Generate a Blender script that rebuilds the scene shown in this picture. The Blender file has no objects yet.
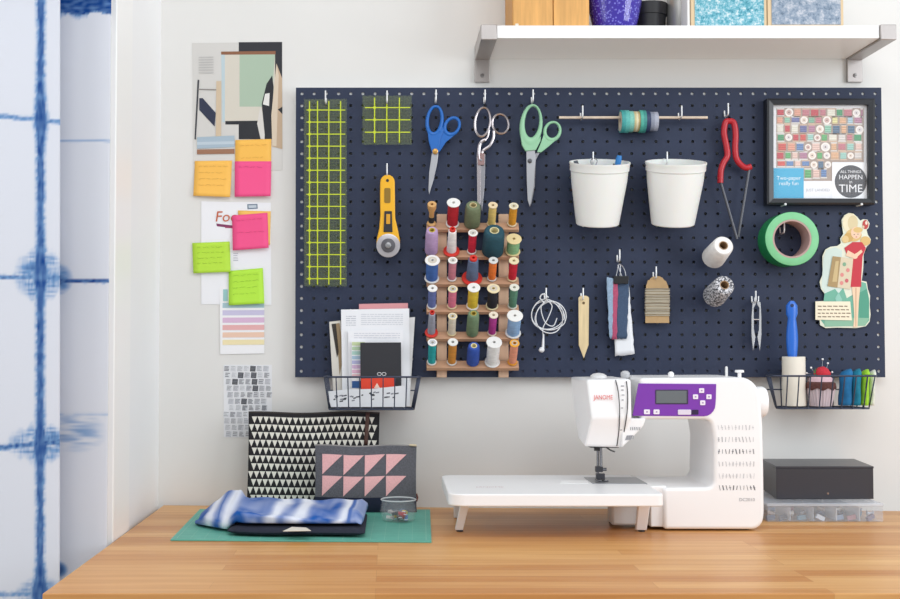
import bpy, bmesh, math, random
from mathutils import Vector, Matrix, noise
random.seed(7)
C = bpy.context.scene.collection
PI = math.pi
# ---------------------------------------------------------------- camera geometry
F = 1197.0; DIST = 2.5; EYE = 1.092; TH = math.radians(1.94)
cam = bpy.data.cameras.new('camera'); camo = bpy.data.objects.new('camera', cam); C.objects.link(camo)
camo.location = (0, -DIST, EYE); camo.rotation_euler = (PI/2 + TH, 0, 0)
cam.sensor_width = 36; cam.lens = F/900*36; cam.shift_x = (450-390)/900; cam.clip_start = .02
bpy.context.scene.camera = camo

def ray(px, py):
    u = (px-390)/F; v = (299.5-py)/F
    return Vector((u, math.cos(TH)-v*math.sin(TH), math.sin(TH)+v*math.cos(TH)))
def P(px, py, d):                       # photo measure -> point on the plane a distance d in front of the back wall
    r = ray(px, py); t = (DIST-d)/r.y
    return Vector((r.x*t, -d, EYE+r.z*t))
def K(px, py, z):                       # photo measure -> point on a horizontal plane at height z
    r = ray(px, py); t = (z-EYE)/r.z
    return Vector((r.x*t, -DIST+r.y*t, z))
def S(d): return (DIST-d)/F             # metres per photo pixel at distance d from wall
DESK = .75

# ---------------------------------------------------------------- materials
def lin(h):
    h = h.lstrip('#'); o = []
    for i in (0, 2, 4):
        c = int(h[i:i+2], 16)/255
        o.append(c/12.92 if c <= .04045 else ((c+.055)/1.055)**2.4)
    return (*o, 1)
MC = {}
def mat(h, rough=.6, metal=0, **k):
    key = (h, rough, metal, tuple(sorted(k.items())))
    if key in MC: return MC[key]
    m = bpy.data.materials.new('mat_'+h.strip('#')); m.use_nodes = True
    b = m.node_tree.nodes['Principled BSDF']
    b.inputs['Base Color'].default_value = lin(h); b.inputs['Roughness'].default_value = rough
    b.inputs['Metallic'].default_value = metal
    if 'spec' in k: b.inputs['Specular IOR Level'].default_value = k['spec']
    if 'coat' in k: b.inputs['Coat Weight'].default_value = k['coat']
    if 'sheen' in k: b.inputs['Sheen Weight'].default_value = k['sheen']
    if 'sss' in k:
        b.inputs['Subsurface Weight'].default_value = k['sss']; b.inputs['Subsurface Scale'].default_value = .01
    nt = m.node_tree
    if 'var' in k:                      # mottled tone + fine bump
        tc = nt.nodes.new('ShaderNodeTexCoord'); n = nt.nodes.new('ShaderNodeTexNoise')
        n.inputs['Scale'].default_value = k.get('scale', 60); n.inputs['Detail'].default_value = 4
        mp = nt.nodes.new('ShaderNodeMapping'); mp.inputs['Scale'].default_value = k.get('str', (1, 1, 1))
        nt.links.new(tc.outputs['Object'], mp.inputs['Vector']); nt.links.new(mp.outputs[0], n.inputs['Vector'])
        r = nt.nodes.new('ShaderNodeValToRGB'); c = lin(h); v = k['var']
        r.color_ramp.elements[0].position = .3; r.color_ramp.elements[1].position = .7
        r.color_ramp.elements[0].color = tuple(x*(1-v) for x in c[:3])+(1,)
        r.color_ramp.elements[1].color = tuple(min(1, x*(1+v)) for x in c[:3])+(1,)
        nt.links.new(n.outputs['Fac'], r.inputs['Fac']); nt.links.new(r.outputs['Color'], b.inputs['Base Color'])
        if k.get('bump'):
            bp = nt.nodes.new('ShaderNodeBump'); bp.inputs['Strength'].default_value = k['bump']; bp.inputs['Distance'].default_value = .001
            nt.links.new(n.outputs['Fac'], bp.inputs['Height']); nt.links.new(bp.outputs[0], b.inputs['Normal'])
    MC[key] = m
    return m
def glassy(h, alpha, rough=.05, key='g'):
    k = (key, h, alpha)
    if k in MC: return MC[k]
    m = bpy.data.materials.new('clear_'+h.strip('#')); m.use_nodes = True; nt = m.node_tree
    b = nt.nodes['Principled BSDF']; b.inputs['Base Color'].default_value = lin(h); b.inputs['Roughness'].default_value = rough
    t = nt.nodes.new('ShaderNodeBsdfTransparent'); t.inputs[0].default_value = (1, 1, 1, 1)
    mx = nt.nodes.new('ShaderNodeMixShader'); mx.inputs[0].default_value = alpha
    nt.links.new(t.outputs[0], mx.inputs[1]); nt.links.new(b.outputs[0], mx.inputs[2])
    nt.links.new(mx.outputs[0], nt.nodes['Material Output'].inputs['Surface']); MC[k] = m
    return m
def glass_mat():
    m = bpy.data.materials.new('glass'); m.use_nodes = True; nt = m.node_tree
    b = nt.nodes['Principled BSDF']; b.inputs['Transmission Weight'].default_value = 1; b.inputs['Roughness'].default_value = .02
    b.inputs['IOR'].default_value = 1.3; b.inputs['Base Color'].default_value = (.95, .96, .97, 1)
    return m
def dyed(name, rough=.85, trans=0.0):   # cloth whose dye is stored on the mesh
    m = bpy.data.materials.new(name); m.use_nodes = True; nt = m.node_tree
    b = nt.nodes['Principled BSDF']; b.inputs['Roughness'].default_value = rough; b.inputs['Specular IOR Level'].default_value = .1
    a = nt.nodes.new('ShaderNodeAttribute'); a.attribute_name = 'dye'
    w = nt.nodes.new('ShaderNodeTexNoise'); w.inputs['Scale'].default_value = 500; 
    bp = nt.nodes.new('ShaderNodeBump'); bp.inputs['Strength'].default_value = .25; bp.inputs['Distance'].default_value = .0005
    nt.links.new(w.outputs['Fac'], bp.inputs['Height']); nt.links.new(bp.outputs[0], b.inputs['Normal'])
    nt.links.new(a.outputs['Color'], b.inputs['Base Color'])
    if trans:
        t = nt.nodes.new('ShaderNodeBsdfTranslucent'); nt.links.new(a.outputs['Color'], t.inputs[0])
        mx = nt.nodes.new('ShaderNodeMixShader'); mx.inputs[0].default_value = trans
        nt.links.new(b.outputs[0], mx.inputs[1]); nt.links.new(t.outputs[0], mx.inputs[2])
        nt.links.new(mx.outputs[0], nt.nodes['Material Output'].inputs['Surface'])
    return m
def butcher():
    m = bpy.data.materials.new('butcher_block'); m.use_nodes = True; nt = m.node_tree; L = nt.links.new
    b = nt.nodes['Principled BSDF']; b.inputs['Roughness'].default_value = .38
    tc = nt.nodes.new('ShaderNodeTexCoord')
    br = nt.nodes.new('ShaderNodeTexBrick'); br.offset = .37; br.offset_frequency = 3; br.squash = 1
    br.inputs['Scale'].default_value = 1; br.inputs['Brick Width'].default_value = .62; br.inputs['Row Height'].default_value = .043
    br.inputs['Mortar Size'].default_value = 0.0004; br.inputs['Mortar Smooth'].default_value = .5; br.inputs['Bias'].default_value = 0
    br.inputs['Color1'].default_value = lin('#c98c4c'); br.inputs['Color2'].default_value = lin('#e2b172'); br.inputs['Mortar'].default_value = lin('#c08a54')
    L(tc.outputs['Object'], br.inputs['Vector'])
    mp = nt.nodes.new('ShaderNodeMapping'); mp.inputs['Scale'].default_value = (2.2, 45, 45); L(tc.outputs['Object'], mp.inputs['Vector'])
    n = nt.nodes.new('ShaderNodeTexNoise'); n.inputs['Scale'].default_value = 1.6; n.inputs['Detail'].default_value = 6; n.inputs['Distortion'].default_value = .4; L(mp.outputs[0], n.inputs['Vector'])
    r = nt.nodes.new('ShaderNodeValToRGB'); r.color_ramp.elements[0].position = .3; r.color_ramp.elements[1].position = .7
    r.color_ramp.elements[0].color = lin('#ecdccb'); r.color_ramp.elements[1].color = (1, 1, 1, 1); L(n.outputs['Fac'], r.inputs['Fac'])
    mx = nt.nodes.new('ShaderNodeMix'); mx.data_type = 'RGBA'; mx.blend_type = 'MULTIPLY'; mx.inputs[0].default_value = 1
    L(br.outputs['Color'], mx.inputs[6]); L(r.outputs['Color'], mx.inputs[7]); L(mx.outputs[2], b.inputs['Base Color'])
    return m
WHITE = '#f4f4f2'

# ---------------------------------------------------------------- mesh builder
class MB:
    def __init__(s): s.v = []; s.f = []; s.m = []; s.mats = []
    def mi(s, m):
        if m not in s.mats: s.mats.append(m)
        return s.mats.index(m)
    def add(s, verts, faces, m):
        o = len(s.v); i = s.mi(m)
        s.v += [Vector(x) for x in verts]
        for f in faces: s.f.append([o+k for k in f]); s.m.append(i)
        return s
    def box(s, a, b, m, M=None):
        x0, x1 = sorted((a[0], b[0])); y0, y1 = sorted((a[1], b[1])); z0, z1 = sorted((a[2], b[2]))
        vs = [Vector((x, y, z)) for x in (x0, x1) for y in (y0, y1) for z in (z0, z1)]
        if M: vs = [M @ v for v in vs]
        return s.add(vs, [(0, 1, 3, 2), (4, 6, 7, 5), (0, 4, 5, 1), (2, 3, 7, 6), (0, 2, 6, 4), (1, 5, 7, 3)], m)
    def prism(s, pts, off, m, side=None):
        n = len(pts); off = Vector(off); vs = [Vector(p) for p in pts]+[Vector(p)+off for p in pts]
        s.add(vs, [list(range(n)), list(range(2*n-1, n-1, -1))], m)
        o = len(s.v)-2*n; i = s.mi(side or m)
        for k in range(n):
            j = (k+1) % n; s.f.append([o+k, o+j, o+n+j, o+n+k]); s.m.append(i)
        return s
    def pp(s, px, d0, d1, m, side=None):        # flat outline, front at d1, back at d0
        return s.prism([P(x, y, d1) for x, y in px], (0, d1-d0, 0), m, side)
    def flat(s, px, d, m):
        return s.add([P(x, y, d) for x, y in px], [list(range(len(px)))], m)
    def rect(s, x0, y0, x1, y1, d, m): return s.flat([(x0, y0), (x1, y0), (x1, y1), (x0, y1)], d, m)
    def tube(s, pts, r, m, seg=8, closed=False, caps=True, flatten=None):
        pts = [Vector(p) for p in pts]; n = len(pts); rs = r if isinstance(r, (list, tuple)) else [r]*n
        vs = []; up = None
        for i in range(n):
            if closed: t = (pts[(i+1) % n]-pts[i-1])
            else: t = pts[min(i+1, n-1)]-pts[max(i-1, 0)]
            t.normalize()
            if up is None: up = Vector((0, 1, 0)) if abs(t.y) < .9 else Vector((0, 0, 1))
            a = up-t*up.dot(t)
            if a.length < 1e-4: a = t.orthogonal()
            a.normalize(); up = a; b = t.cross(a)
            for k in range(seg):
                an = 2*PI*k/seg; vs.append(pts[i]+(a*math.cos(an)*(flatten or 1)+b*math.sin(an))*rs[i])
        fs = []
        for i in range(n if closed else n-1):
            j = (i+1) % n
            for k in range(seg):
                l = (k+1) % seg; fs.append((i*seg+k, i*seg+l, j*seg+l, j*seg+k))
        if caps and not closed:
            fs.append(list(range(seg))[::-1]); fs.append(list(range((n-1)*seg, n*seg)))
        return s.add(vs, fs, m)
    def lathe(s, prof, org, axis, m, seg=24, cap=True, mats=None, closed=False):
        axis = Vector(axis).normalized(); a = axis.orthogonal().normalized(); b = axis.cross(a); org = Vector(org)
        vs = []
        for r, h in prof:
            for k in range(seg):
                an = 2*PI*k/seg; vs.append(org+axis*h+(a*math.cos(an)+b*math.sin(an))*max(r, 1e-5))
        n = len(prof); o = len(s.v); s.v += vs
        for i in range(n if closed else n-1):
            j = (i+1) % n; mi = s.mi(mats[i] if mats else m)
            for k in range(seg):
                l = (k+1) % seg; s.f.append([o+i*seg+k, o+i*seg+l, o+j*seg+l, o+j*seg+k]); s.m.append(mi)
        if cap and not closed:
            mi = s.mi(mats[0] if mats else m); s.f.append([o+k for k in range(seg)][::-1]); s.m.append(mi)
            mi = s.mi(mats[-1] if mats else m); s.f.append([o+(n-1)*seg+k for k in range(seg)]); s.m.append(mi)
        return s
    def cyl(s, p, q, r, m, seg=20):
        p = Vector(p); q = Vector(q); return s.lathe([(r, 0), (r, (q-p).length)], p, q-p, m, seg)
    def ring(s, oc, orr, ic, ir, d0, d1, m, tilt=0, seg=28):   # flat hand-loop: outer and inner ellipse in photo measures
        def el(c, r, k):
            an = 2*PI*k/seg; x = r[0]*math.cos(an); y = r[1]*math.sin(an)
            return (c[0]+x*math.cos(tilt)-y*math.sin(tilt), c[1]+x*math.sin(tilt)+y*math.cos(tilt))
        vs = []; mid = (d0+d1)/2; t = (d1-d0)/2
        for k in range(seg):
            o = el(oc, orr, k); i = el(ic, ir, k); c = ((o[0]+i[0])/2, (o[1]+i[1])/2)
            for w in range(8):
                an = 2*PI*w/8; q = ((c[0]+(o[0]-c[0])*math.cos(an)), (c[1]+(o[1]-c[1])*math.cos(an)))
                p = P(q[0], q[1], mid); p.y -= t*math.sin(an); vs.append(p)
        fs = [(k*8+w, k*8+(w+1) % 8, ((k+1) % seg)*8+(w+1) % 8, ((k+1) % seg)*8+w) for k in range(seg) for w in range(8)]
        return s.add(vs, fs, m)
    def text(s, txt, size, fn, m, align='CENTER'):            # fn maps (u,v) metres to a point
        v, f = glyphs(txt, align); return s.add([fn(a*size, b*size) for a, b in v], f, m)
    def build(s, name, parent=None, org=None, bevel=0, bseg=2, smooth=.7, subsurf=0, fix=True):
        if parent is not None: o = parent.matrix_world.translation.copy() if False else PL[parent.name]
        elif org is not None: o = Vector(org)
        else:
            xs = [v.x for v in s.v]; ys = [v.y for v in s.v]; zs = [v.z for v in s.v]
            o = Vector(((min(xs)+max(xs))/2, (min(ys)+max(ys))/2, min(zs)))
        me = bpy.data.meshes.new(name); me.from_pydata([tuple(v-o) for v in s.v], [], s.f)
        for m in s.mats: me.materials.append(m)
        me.polygons.foreach_set('material_index', s.m)
        me.update()
        if fix:
            bm = bmesh.new(); bm.from_mesh(me); bmesh.ops.recalc_face_normals(bm, faces=bm.faces)
            if not bevel: bmesh.ops.triangulate(bm, faces=[f for f in bm.faces if len(f.verts) > 6])
            bm.to_mesh(me); bm.free()
        if smooth:
            me.polygons.foreach_set('use_smooth', [True]*len(me.polygons)); me.set_sharp_from_angle(angle=smooth)
        ob = bpy.data.objects.new(name, me); C.objects.link(ob)
        if parent is not None: ob.parent = parent; PL[ob.name] = o
        else: ob.location = o; PL[ob.name] = o
        if subsurf:
            md = ob.modifiers.new('sub', 'SUBSURF'); md.levels = subsurf; md.render_levels = subsurf
        if bevel:
            md = ob.modifiers.new('bevel', 'BEVEL'); md.width = bevel; md.segments = bseg; md.limit_method = 'ANGLE'; md.angle_limit = .6
            md.harden_normals = False
        return ob
PL = {}
GL = {}
def glyphs(txt, align='CENTER'):
    if (txt, align) in GL: return GL[(txt, align)]
    cu = bpy.data.curves.new('t', 'FONT'); cu.body = txt; cu.align_x = align; cu.align_y = 'CENTER'; cu.size = 1; cu.resolution_u = 3
    ob = bpy.data.objects.new('t', cu); C.objects.link(ob); dg = bpy.context.evaluated_depsgraph_get(); dg.update()
    me = ob.evaluated_get(dg).to_mesh()
    r = ([(v.co.x, v.co.y) for v in me.vertices], [tuple(p.vertices) for p in me.polygons])
    ob.evaluated_get(dg).to_mesh_clear(); bpy.data.objects.remove(ob); bpy.data.curves.remove(cu)
    GL[(txt, align)] = r
    return r
def tag(o, label, cat, group=None, kind=None):
    o['label'] = label; o['category'] = cat
    if group: o['group'] = group
    if kind: o['kind'] = kind
    return o
def thing(name, loc, label, cat, group=None):
    o = bpy.data.objects.new(name, None); C.objects.link(o); o.location = loc; o.empty_display_size = .02
    PL[o.name] = Vector(loc)
    return tag(o, label, cat, group)
def struct(o): o['kind'] = 'structure'; return o
def dup(root, loc, label, rotz=0):
    r = root.copy(); C.objects.link(r); r.location = loc; r['label'] = label; PL[r.name] = Vector(loc)
    r.rotation_euler = (0, 0, rotz)
    for ch in list(root.children):
        c = ch.copy(); C.objects.link(c); c.parent = r
    return r
def arc(c, rx, ry, a0, a1, n): return [(c[0]+rx*math.cos(a0+(a1-a0)*k/(n-1)), c[1]+ry*math.sin(a0+(a1-a0)*k/(n-1))) for k in range(n)]
def rrect(x0, y0, x1, y1, r, n=5):
    o = []
    for cx, cy, a in ((x1-r, y0+r, -PI/2), (x1-r, y1-r, 0), (x0+r, y1-r, PI/2), (x0+r, y0+r, PI)):
        o += arc((cx, cy), r, r, a, a+PI/2, n)
    return o
def smooth_path(pts, n=6):              # Catmull-Rom
    pts = [Vector(p) for p in pts]; o = []
    for i in range(len(pts)-1):
        p0 = pts[max(i-1, 0)]; p1 = pts[i]; p2 = pts[i+1]; p3 = pts[min(i+2, len(pts)-1)]
        for k in range(n):
            t = k/n; o.append(.5*((2*p1)+(p2-p0)*t+(2*p0-5*p1+4*p2-p3)*t*t+(3*p1-p0-3*p2+p3)*t**3))
    o.append(pts[-1]); return o
DF = .0232                               # how far the face of the pegboard stands off the wall

# ================================================================ SETTING
LW = -.482                               # left wall plane
wm = mat('#e1e0dd', .75, var=.008, scale=9); wl = mat('#f3f4f5', .7, var=.006, scale=9)  # back wall greyer than the left: its weaker light is put into the colour
b = MB(); b.box((LW-.12, 0, 0), (2.2, .1, 2.6), wm); struct(b.build('wall_back', bevel=0))
ym0, ym1 = -.446, -1.75                  # opening in the left wall: a bay with curtains across it
b = MB()
b.box((LW-.12, 0, 0), (LW, ym0, 2.6), wl); b.box((LW-.12, ym1, 0), (LW, -2.2, 2.6), wl)
b.box((LW-.12, ym0, 2.35), (LW, ym1, 2.6), wl)
struct(b.build('wall_left'))
b = MB()                                 # far side of the bay, around its window
for a, c in (((LW-.12, 0), (-.70, 2.6)), ((-1.45, 0), (-1.75, 2.6))): b.box((a[0], -.34, a[1]), (c[0], -.42, c[1]), wm)
b.box((-.70, -.34, 0), (-1.45, -.42, .8), wm); b.box((-.70, -.34, 2.2), (-1.45, -.42, 2.6), wm)
struct(b.build('wall_bay'))
b = MB(); b.box((-1.8, 0, -.02), (2.2, -3.4, 0), mat('#a89a88', .5, var=.1, scale=5)); struct(b.build('floor'))
tm = mat('#f7f7f6', .35)
b = MB()
for a0, a1 in ((-.326, -.452), (ym1+.01, ym1-.13)): b.box((LW, a0, 0), (LW+.011, a1, 2.46), tm)
b.box((LW, -.326, 2.34), (LW+.011, ym1-.13, 2.46), tm)
struct(b.build('trim_1', bevel=.002))
b = MB(); b.box((LW-.118, ym0-.0005, 0), (LW+.0, ym0-.012, 2.35), tm); struct(b.build('trim_2', bevel=.002))
b = MB()
for x in (-.70, -1.09, -1.41): b.box((x, -.36, .8), (x-.04, -.40, 2.2), tm)
for z in (.8, 2.15): b.box((-.70, -.36, z), (-1.45, -.40, z+.05), tm)
w1 = struct(b.build('window_1', bevel=.002))
MB().box((-.73, -.379, .84), (-1.42, -.381, 2.16), glassy('#ffffff', .08)).build('pane', w1)

# ---------------------------------------------------------------- curtains
def bl(a, b_, t): t = max(0, min(1, t)); return tuple(a[i]*(1-t)+b_[i]*t for i in range(3))
CW = lin('#f0f2f8')[:3]; CB = lin('#1c50a0')[:3]; CL = lin('#86b0dc')[:3]
def nz(x, y, s=0): return noise.noise(Vector((x, y, s)))
def dye(t): return bl(CW, CL, t*2) if t < .5 else bl(CL, CB, (t-.5)*2)
def cl(a): return max(0, min(1, a))
def curtain(name, xa, xb, d, nx, pat, amp, label, ph=0, z0=.04, z1=2.25, step=.0032):
    """cloth hung across the bay; the dye figure is laid out on a grid of 1 unit = 1.655 mm of cloth"""
    zs = []; z = z0
    while z < z1: zs.append(z); z += step if .60 < z < 1.72 else .05
    zs.append(z1); vs = []; cs = []; k = F/(DIST-d)
    for z in zs:
        for i in range(nx+1):
            x = xa+(xb-xa)*i/nx
            y = amp*(math.sin(x*34+ph+.2*math.sin(z*2.1))+.3*math.sin(x*83+z*1.1+ph*2)+.5*nz(x*5, z*1.5, ph))
            vs.append((x-.0085*(z-EYE)*(d > .5), -d+y, z)); cs.append((*dye(cl(pat(390+(x+(-.0035 if d > .5 else -.001))*k, 340-(z-EYE)*k))), 1))
    fs = [(r*(nx+1)+i, r*(nx+1)+i+1, (r+1)*(nx+1)+i+1, (r+1)*(nx+1)+i) for r in range(len(zs)-1) for i in range(nx)]
    o = MB().add(vs, fs, dyed('shibori_cloth', trans=.35)).build(name, smooth=3, fix=False)
    at = o.data.color_attributes.new('dye', 'FLOAT_COLOR', 'POINT')
    for i, c in enumerate(cs): at.data[i].color = c
    md = o.modifiers.new('thick', 'SOLIDIFY'); md.thickness = .001
    return tag(o, label, 'curtain')
def fig(x, y):       # vertical band with crossings, at unit column 38.5
    u = x-38.5-.7*nz(y*.02, 1); a = abs(u); t = 0
    w = 4.3+1.3*nz(y*.05, 3)+.8*nz(y*.17, 9)
    for yc, k in ((-30, 3), (117, 3.2), (275, 4), (443, 3), (592, 4.5)): w += k*math.exp(-((y-yc)/17)**2)
    t = cl((w-a)/2.2)*(.84+.22*nz(x*.35, y*.09, 1)-.3*max(0, nz(1, y*.11, 4)))
    t = max(t, .4*cl((w+2.2-a)/2.5)*(.8+nz(x*.2, y*.25, 6)))
    for yc, hw, hh, k in ((275, 28, 27, .55), (443, 34, 20, .5), (592, 26, 18, .35)):
        r = (u/hw)**2+((y-yc)/(hh*(1+.25*nz(x*.15, 1, yc))))**2
        t = max(t, cl((1-r)*1.6)*k*(.7+1.0*nz(x*.05, y*.5, 5)+.5*nz(x*.5, y*.1, 2)))
    for yc, sl, k, hw in ((119, .10, .62, 1.9), (277, .0, .7, 1.8), (443, -.10, .8, 2.2), (592, 0, .5, 2), (-30, 0, .6, 2)):
        dy = abs(y-yc-sl*u-1.2*nz(x*.08, yc)); t = max(t, k*cl((hw*1.6+.8*nz(x*.2, 3, yc)-dy)/1.6)*(.85+.5*nz(x*.3, y*.3, 7)))
    return t
def pat1(x, y):      # the figure repeats along the cloth
    return fig(38.5+((x-38.5+75) % 150-75), y)
def pat2(x, y):
    t = 0; e = 12+5*nz(x*.06, 2)+2*nz(x*.3, 4)
    t = max(t, cl((e-y)/2)*(.9+.3*nz(x*.15, y*.3)))
    if x < 84: t = max(t, .5*cl((e+7*nz(x*.1, 9)+3-y)/4)*(.8+.5*nz(x*.4, y*.4)))
    t = max(t, .34*cl((1.6-abs(y-140-1*nz(x*.05, 4)))/1.2))
    hw = 2.6+1.2*nz(x*.16, 5)+.05*max(0, 74-x); t = max(t, (.85+.3*nz(x*.2, y*.2))*cl((hw-abs(y-281))/1.3))
    r = ((x-56)/17)**2+((y-279)/17)**2; t = max(t, .75*cl(1-r)*(.9+.9*nz(x*.1, y*.5, 3)))
    r = ((x-74)/34)**2+((y-432)/20)**2; t = max(t, .42*cl(1.1-r)*cl(.55+1.5*nz(x*.04, y*.35, 6)))
    t = max(t, .35*cl((1.8-abs(y-414))/1.5)*cl(.5+nz(x*.08, 3)))
    t = max(t, .85*cl(1.4-((x-56)/12)**2-((y-568)/8)**2))
    return t
curtain('curtain', -1.30, -.5435, .53, 300, pat1, .0016, 'nearer white curtain panel with one long blue tie-dyed vertical stripe', .4)
curtain('curtain', -.72, -.4745, .478, 100, pat2, .0026, 'shaded curtain panel beside the white trim, dyed blue along its top', 2.2)

# ---------------------------------------------------------------- desk
DX0 = LW+.0125
bw = butcher()
desk = thing('desk', (.6, -.45, 0), 'desk with pale butcher-block wooden top under the pegboard', 'desk')
fy = K(400, 593.5, DESK).y
b = MB(); b.prism([(DX0, -.006, DESK-.03), (1.9, -.14, DESK-.03), (1.9, fy, DESK-.03), (DX0, fy, DESK-.03)], (0, 0, .03), bw)
b.build('tabletop', desk, bevel=.0015)
for x, y in ((DX0+.06, -.09), (DX0+.06, fy+.07), (1.8, -.22), (1.8, fy+.07)):
    MB().box((x-.025, y-.025, 0), (x+.025, y+.025, DESK-.03), mat('#f0f0ee', .4)).build('leg', desk, bevel=.002)

# ================================================================ PEGBOARD
pw, ph_, pit, ptz = 1.219, .6024, .0254, .0251
pl = P(295.5, 232, DF).x; pt = P(500, 87.6, DF).z
board = mat('#2b344b', .55, var=.04, scale=25, spec=.3)
pb = thing('pegboard', (pl+pw/2, -.02, pt-ph_), 'large navy blue pegboard mounted on the white wall', 'pegboard')
b = MB(); V = []; Fc = []
hr = .0033; oct8 = [(math.cos(PI*k/4), math.sin(PI*k/4)) for k in range(8)]
sq8 = [(1, 0), (1, 1), (0, 1), (-1, 1), (-1, 0), (-1, -1), (0, -1), (1, -1)]
for i in range(48):
    for j in range(24):
        cx = pl+(i+.5)*pit; cz = pt-(j+.5)*ptz; o = len(V)
        V += [(cx+a*pit/2, -DF, cz+c*ptz/2) for a, c in sq8]+[(cx+a*hr, -DF, cz+c*hr) for a, c in oct8]+[(cx+a*hr, -DF+.003, cz+c*hr) for a, c in oct8]
        for k in range(8):
            l = (k+1) % 8; Fc += [(o+k, o+8+k, o+8+l, o+l), (o+8+k, o+16+k, o+16+l, o+8+l)]
b.add(V, Fc, board)
x0, x1, z0, z1 = pl, pl+pw, pt-ph_, pt
for a, c in (((x0, z0), (x1, z0)), ((x1, z0), (x1, z1)), ((x1, z1), (x0, z1)), ((x0, z1), (x0, z0))):
    b.add([(a[0], -DF, a[1]), (c[0], -DF, c[1]), (c[0], -DF+.003, c[1]), (a[0], -DF+.003, a[1])], [(0, 1, 2, 3)], board)
b.build('perforated_panel', pb, smooth=0, fix=False)
b = MB(); fw = mat('#eeeeec', .6); yb = -DF+.0032
b.box((x0+.002, -.0005, z0+.002), (x0+.026, yb, z1-.002), fw); b.box((x1-.026, -.0005, z0+.002), (x1-.002, yb, z1-.002), fw)
b.box((x0+.026, -.0005, z1-.026), (x1-.026, yb, z1-.002), fw); b.box((x0+.026, -.0005, z0+.002), (x1-.026, yb, z0+.02), mat('#3a4058', .6))
b.build('spacer_frame', pb, smooth=0)
# hooks ---------------------------------------------------------
HK = mat('#dedfe0', .35, .25)
def hook_proto(loc, label):
    t = MB(); x, y, z = loc
    pts = smooth_path([(x, y-.0008, z+.014), (x, y-.0025, z+.004), (x, y-.006, z), (x, y-.018, z), (x, y-.0265, z+.001), (x, y-.029, z+.006), (x, y-.029, z+.024)], 4)
    t.tube(pts, .0016, HK, 8)
    return tag(t.build('pegboard_hook', org=loc), label, 'hook', 'small metal hooks on the pegboard')
hooks = [(325.5, 105, 'holding the long yellow-green ruler'), (387, 105, 'holding the small square ruler'), (387, 177, 'holding the yellow rotary cutter'),
 (436, 104, 'holding the blue scissors'), (485, 104, 'holding the metal shears'), (533, 104, 'holding the green scissors'),
 (728, 117.5, 'holding the red-handled tongs'), (593, 165.5, 'in the white cup that holds pens'), (667, 165.5, 'in the empty white cup'),
 (784, 234, 'inside the green tape roll'), (546, 300, 'holding the white earphones'), (583, 300, 'holding the pale wooden point turner'),
 (619.5, 262, 'holding the clipped fabric strips'), (656, 279, 'holding the thread-wound card'), (755.5, 303, 'holding the silver thread snips')]
hp = None
for hx, hy, ht in hooks:
    loc = P(hx, hy, DF); loc.x = P(hx, hy, DF+.027).x; lab = 'small metal hook '+ht
    hp_ = hook_proto(loc, lab) if hp is None else dup(hp, loc, lab)
    hp = hp or hp_
DH = DF+.016                              # hanging plane of items on hooks

# ================================================================ RULERS
def ruler(name, x0, y0, x1, y1, xs, ys, label, ticks):
    s = S(DH); t = thing(name, P((x0+x1)/2, y1, DH), label, 'ruler')
    MB().pp([(x0, y0), (x1, y0), (x1, y1), (x0, y1)], DH, DH+.002, glassy('#9aa86a', .10)).build('acrylic_sheet', t, bevel=.0003, bseg=1)
    b = MB(); ym = mat('#c4d322', .5); d = DH+.0023
    for x in xs: b.rect(x-.55, y0+2, x+.55, y1-2, d, ym)
    for y in ys: b.rect(x0+2.5, y-.5, x1-1.5, y+.5, d+.0001, ym)
    for y in ys:
        b.flat([(xs[0]-2.2, y), (xs[0], y-2), (xs[0]+2.2, y), (xs[0], y+2)], d+.0002, ym)
        if name == 'quilting_ruler' and random.random() < .5: b.flat([(xs[1]-1.5, y), (xs[1], y-1.8), (xs[1]+1.5, y), (xs[1], y+1.8)], d+.0002, ym)
    b.build('yellow_grid', t, smooth=0, fix=False)
    b = MB(); km = mat('#5f6750', .6); n = 0
    y = y0+1.5
    while y < y1-1: b.rect(x0+1.5, y-.08, x1-1.5, y+.08, DH+.00205, km); y += ticks
    x = x0+1.5
    while x < x1-1: b.rect(x-.08, y0+1.5, x+.08, y1-1.5, DH+.0021, km); x += ticks
    b.build('fine_grid', t, smooth=0, fix=False)
ruler('quilting_ruler', 304, 99, 346.8, 286.5, [309.5, 317.5, 328.8, 340.6], [110+12.05*k for k in range(15)], 'long clear ruler with yellow-green grid at the left of the pegboard', 3.1)
ruler('quilting_ruler', 362.4, 95.6, 411.8, 144.6, [374.6, 386.8, 399.4], [107.6, 119.8, 132.2], 'small square clear ruler with a yellow grid', 3.1)

# ================================================================ ROTARY CUTTER
rc = thing('rotary_cutter', P(388, 257, DH), 'yellow-handled rotary cutter with round silver blade', 'cutter')
ye = mat('#f0b41e', .35)
out = arc((387.5, 182), 7.3, 7.5, PI, 2*PI, 9)+[(395, 200), (395.2, 218), (398, 230), (400, 240)]+arc((388.2, 243), 11.8, 10, 0, PI, 9)+[(377, 238), (379.3, 228), (380.3, 215), (380, 195)]
MB().pp(out, DH, DH+.010, ye).build('handle', rc, bevel=.002)
b = MB(); kb = mat('#23242a', .45)
b.pp(rrect(384.3, 188, 390.5, 203, 1.5), DH+.0098, DH+.0108, mat('#8d6d18', .5)); b.build('handle_inset', rc)
b = MB(); b.pp([(384.5, 211), (391.8, 211), (392.5, 232), (383.5, 232)], DH+.0098, DH+.0125, kb); b.build('slide_lock', rc, bevel=.001)
MB().pp([(386.2, 214), (390.2, 214), (390.2, 224), (386.2, 224)], DH+.0124, DH+.0138, mat('#d79c22', .4)).build('lock_button', rc, bevel=.0005)
b = MB(); c = P(388.2, 245.6, DH+.0105)
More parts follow.
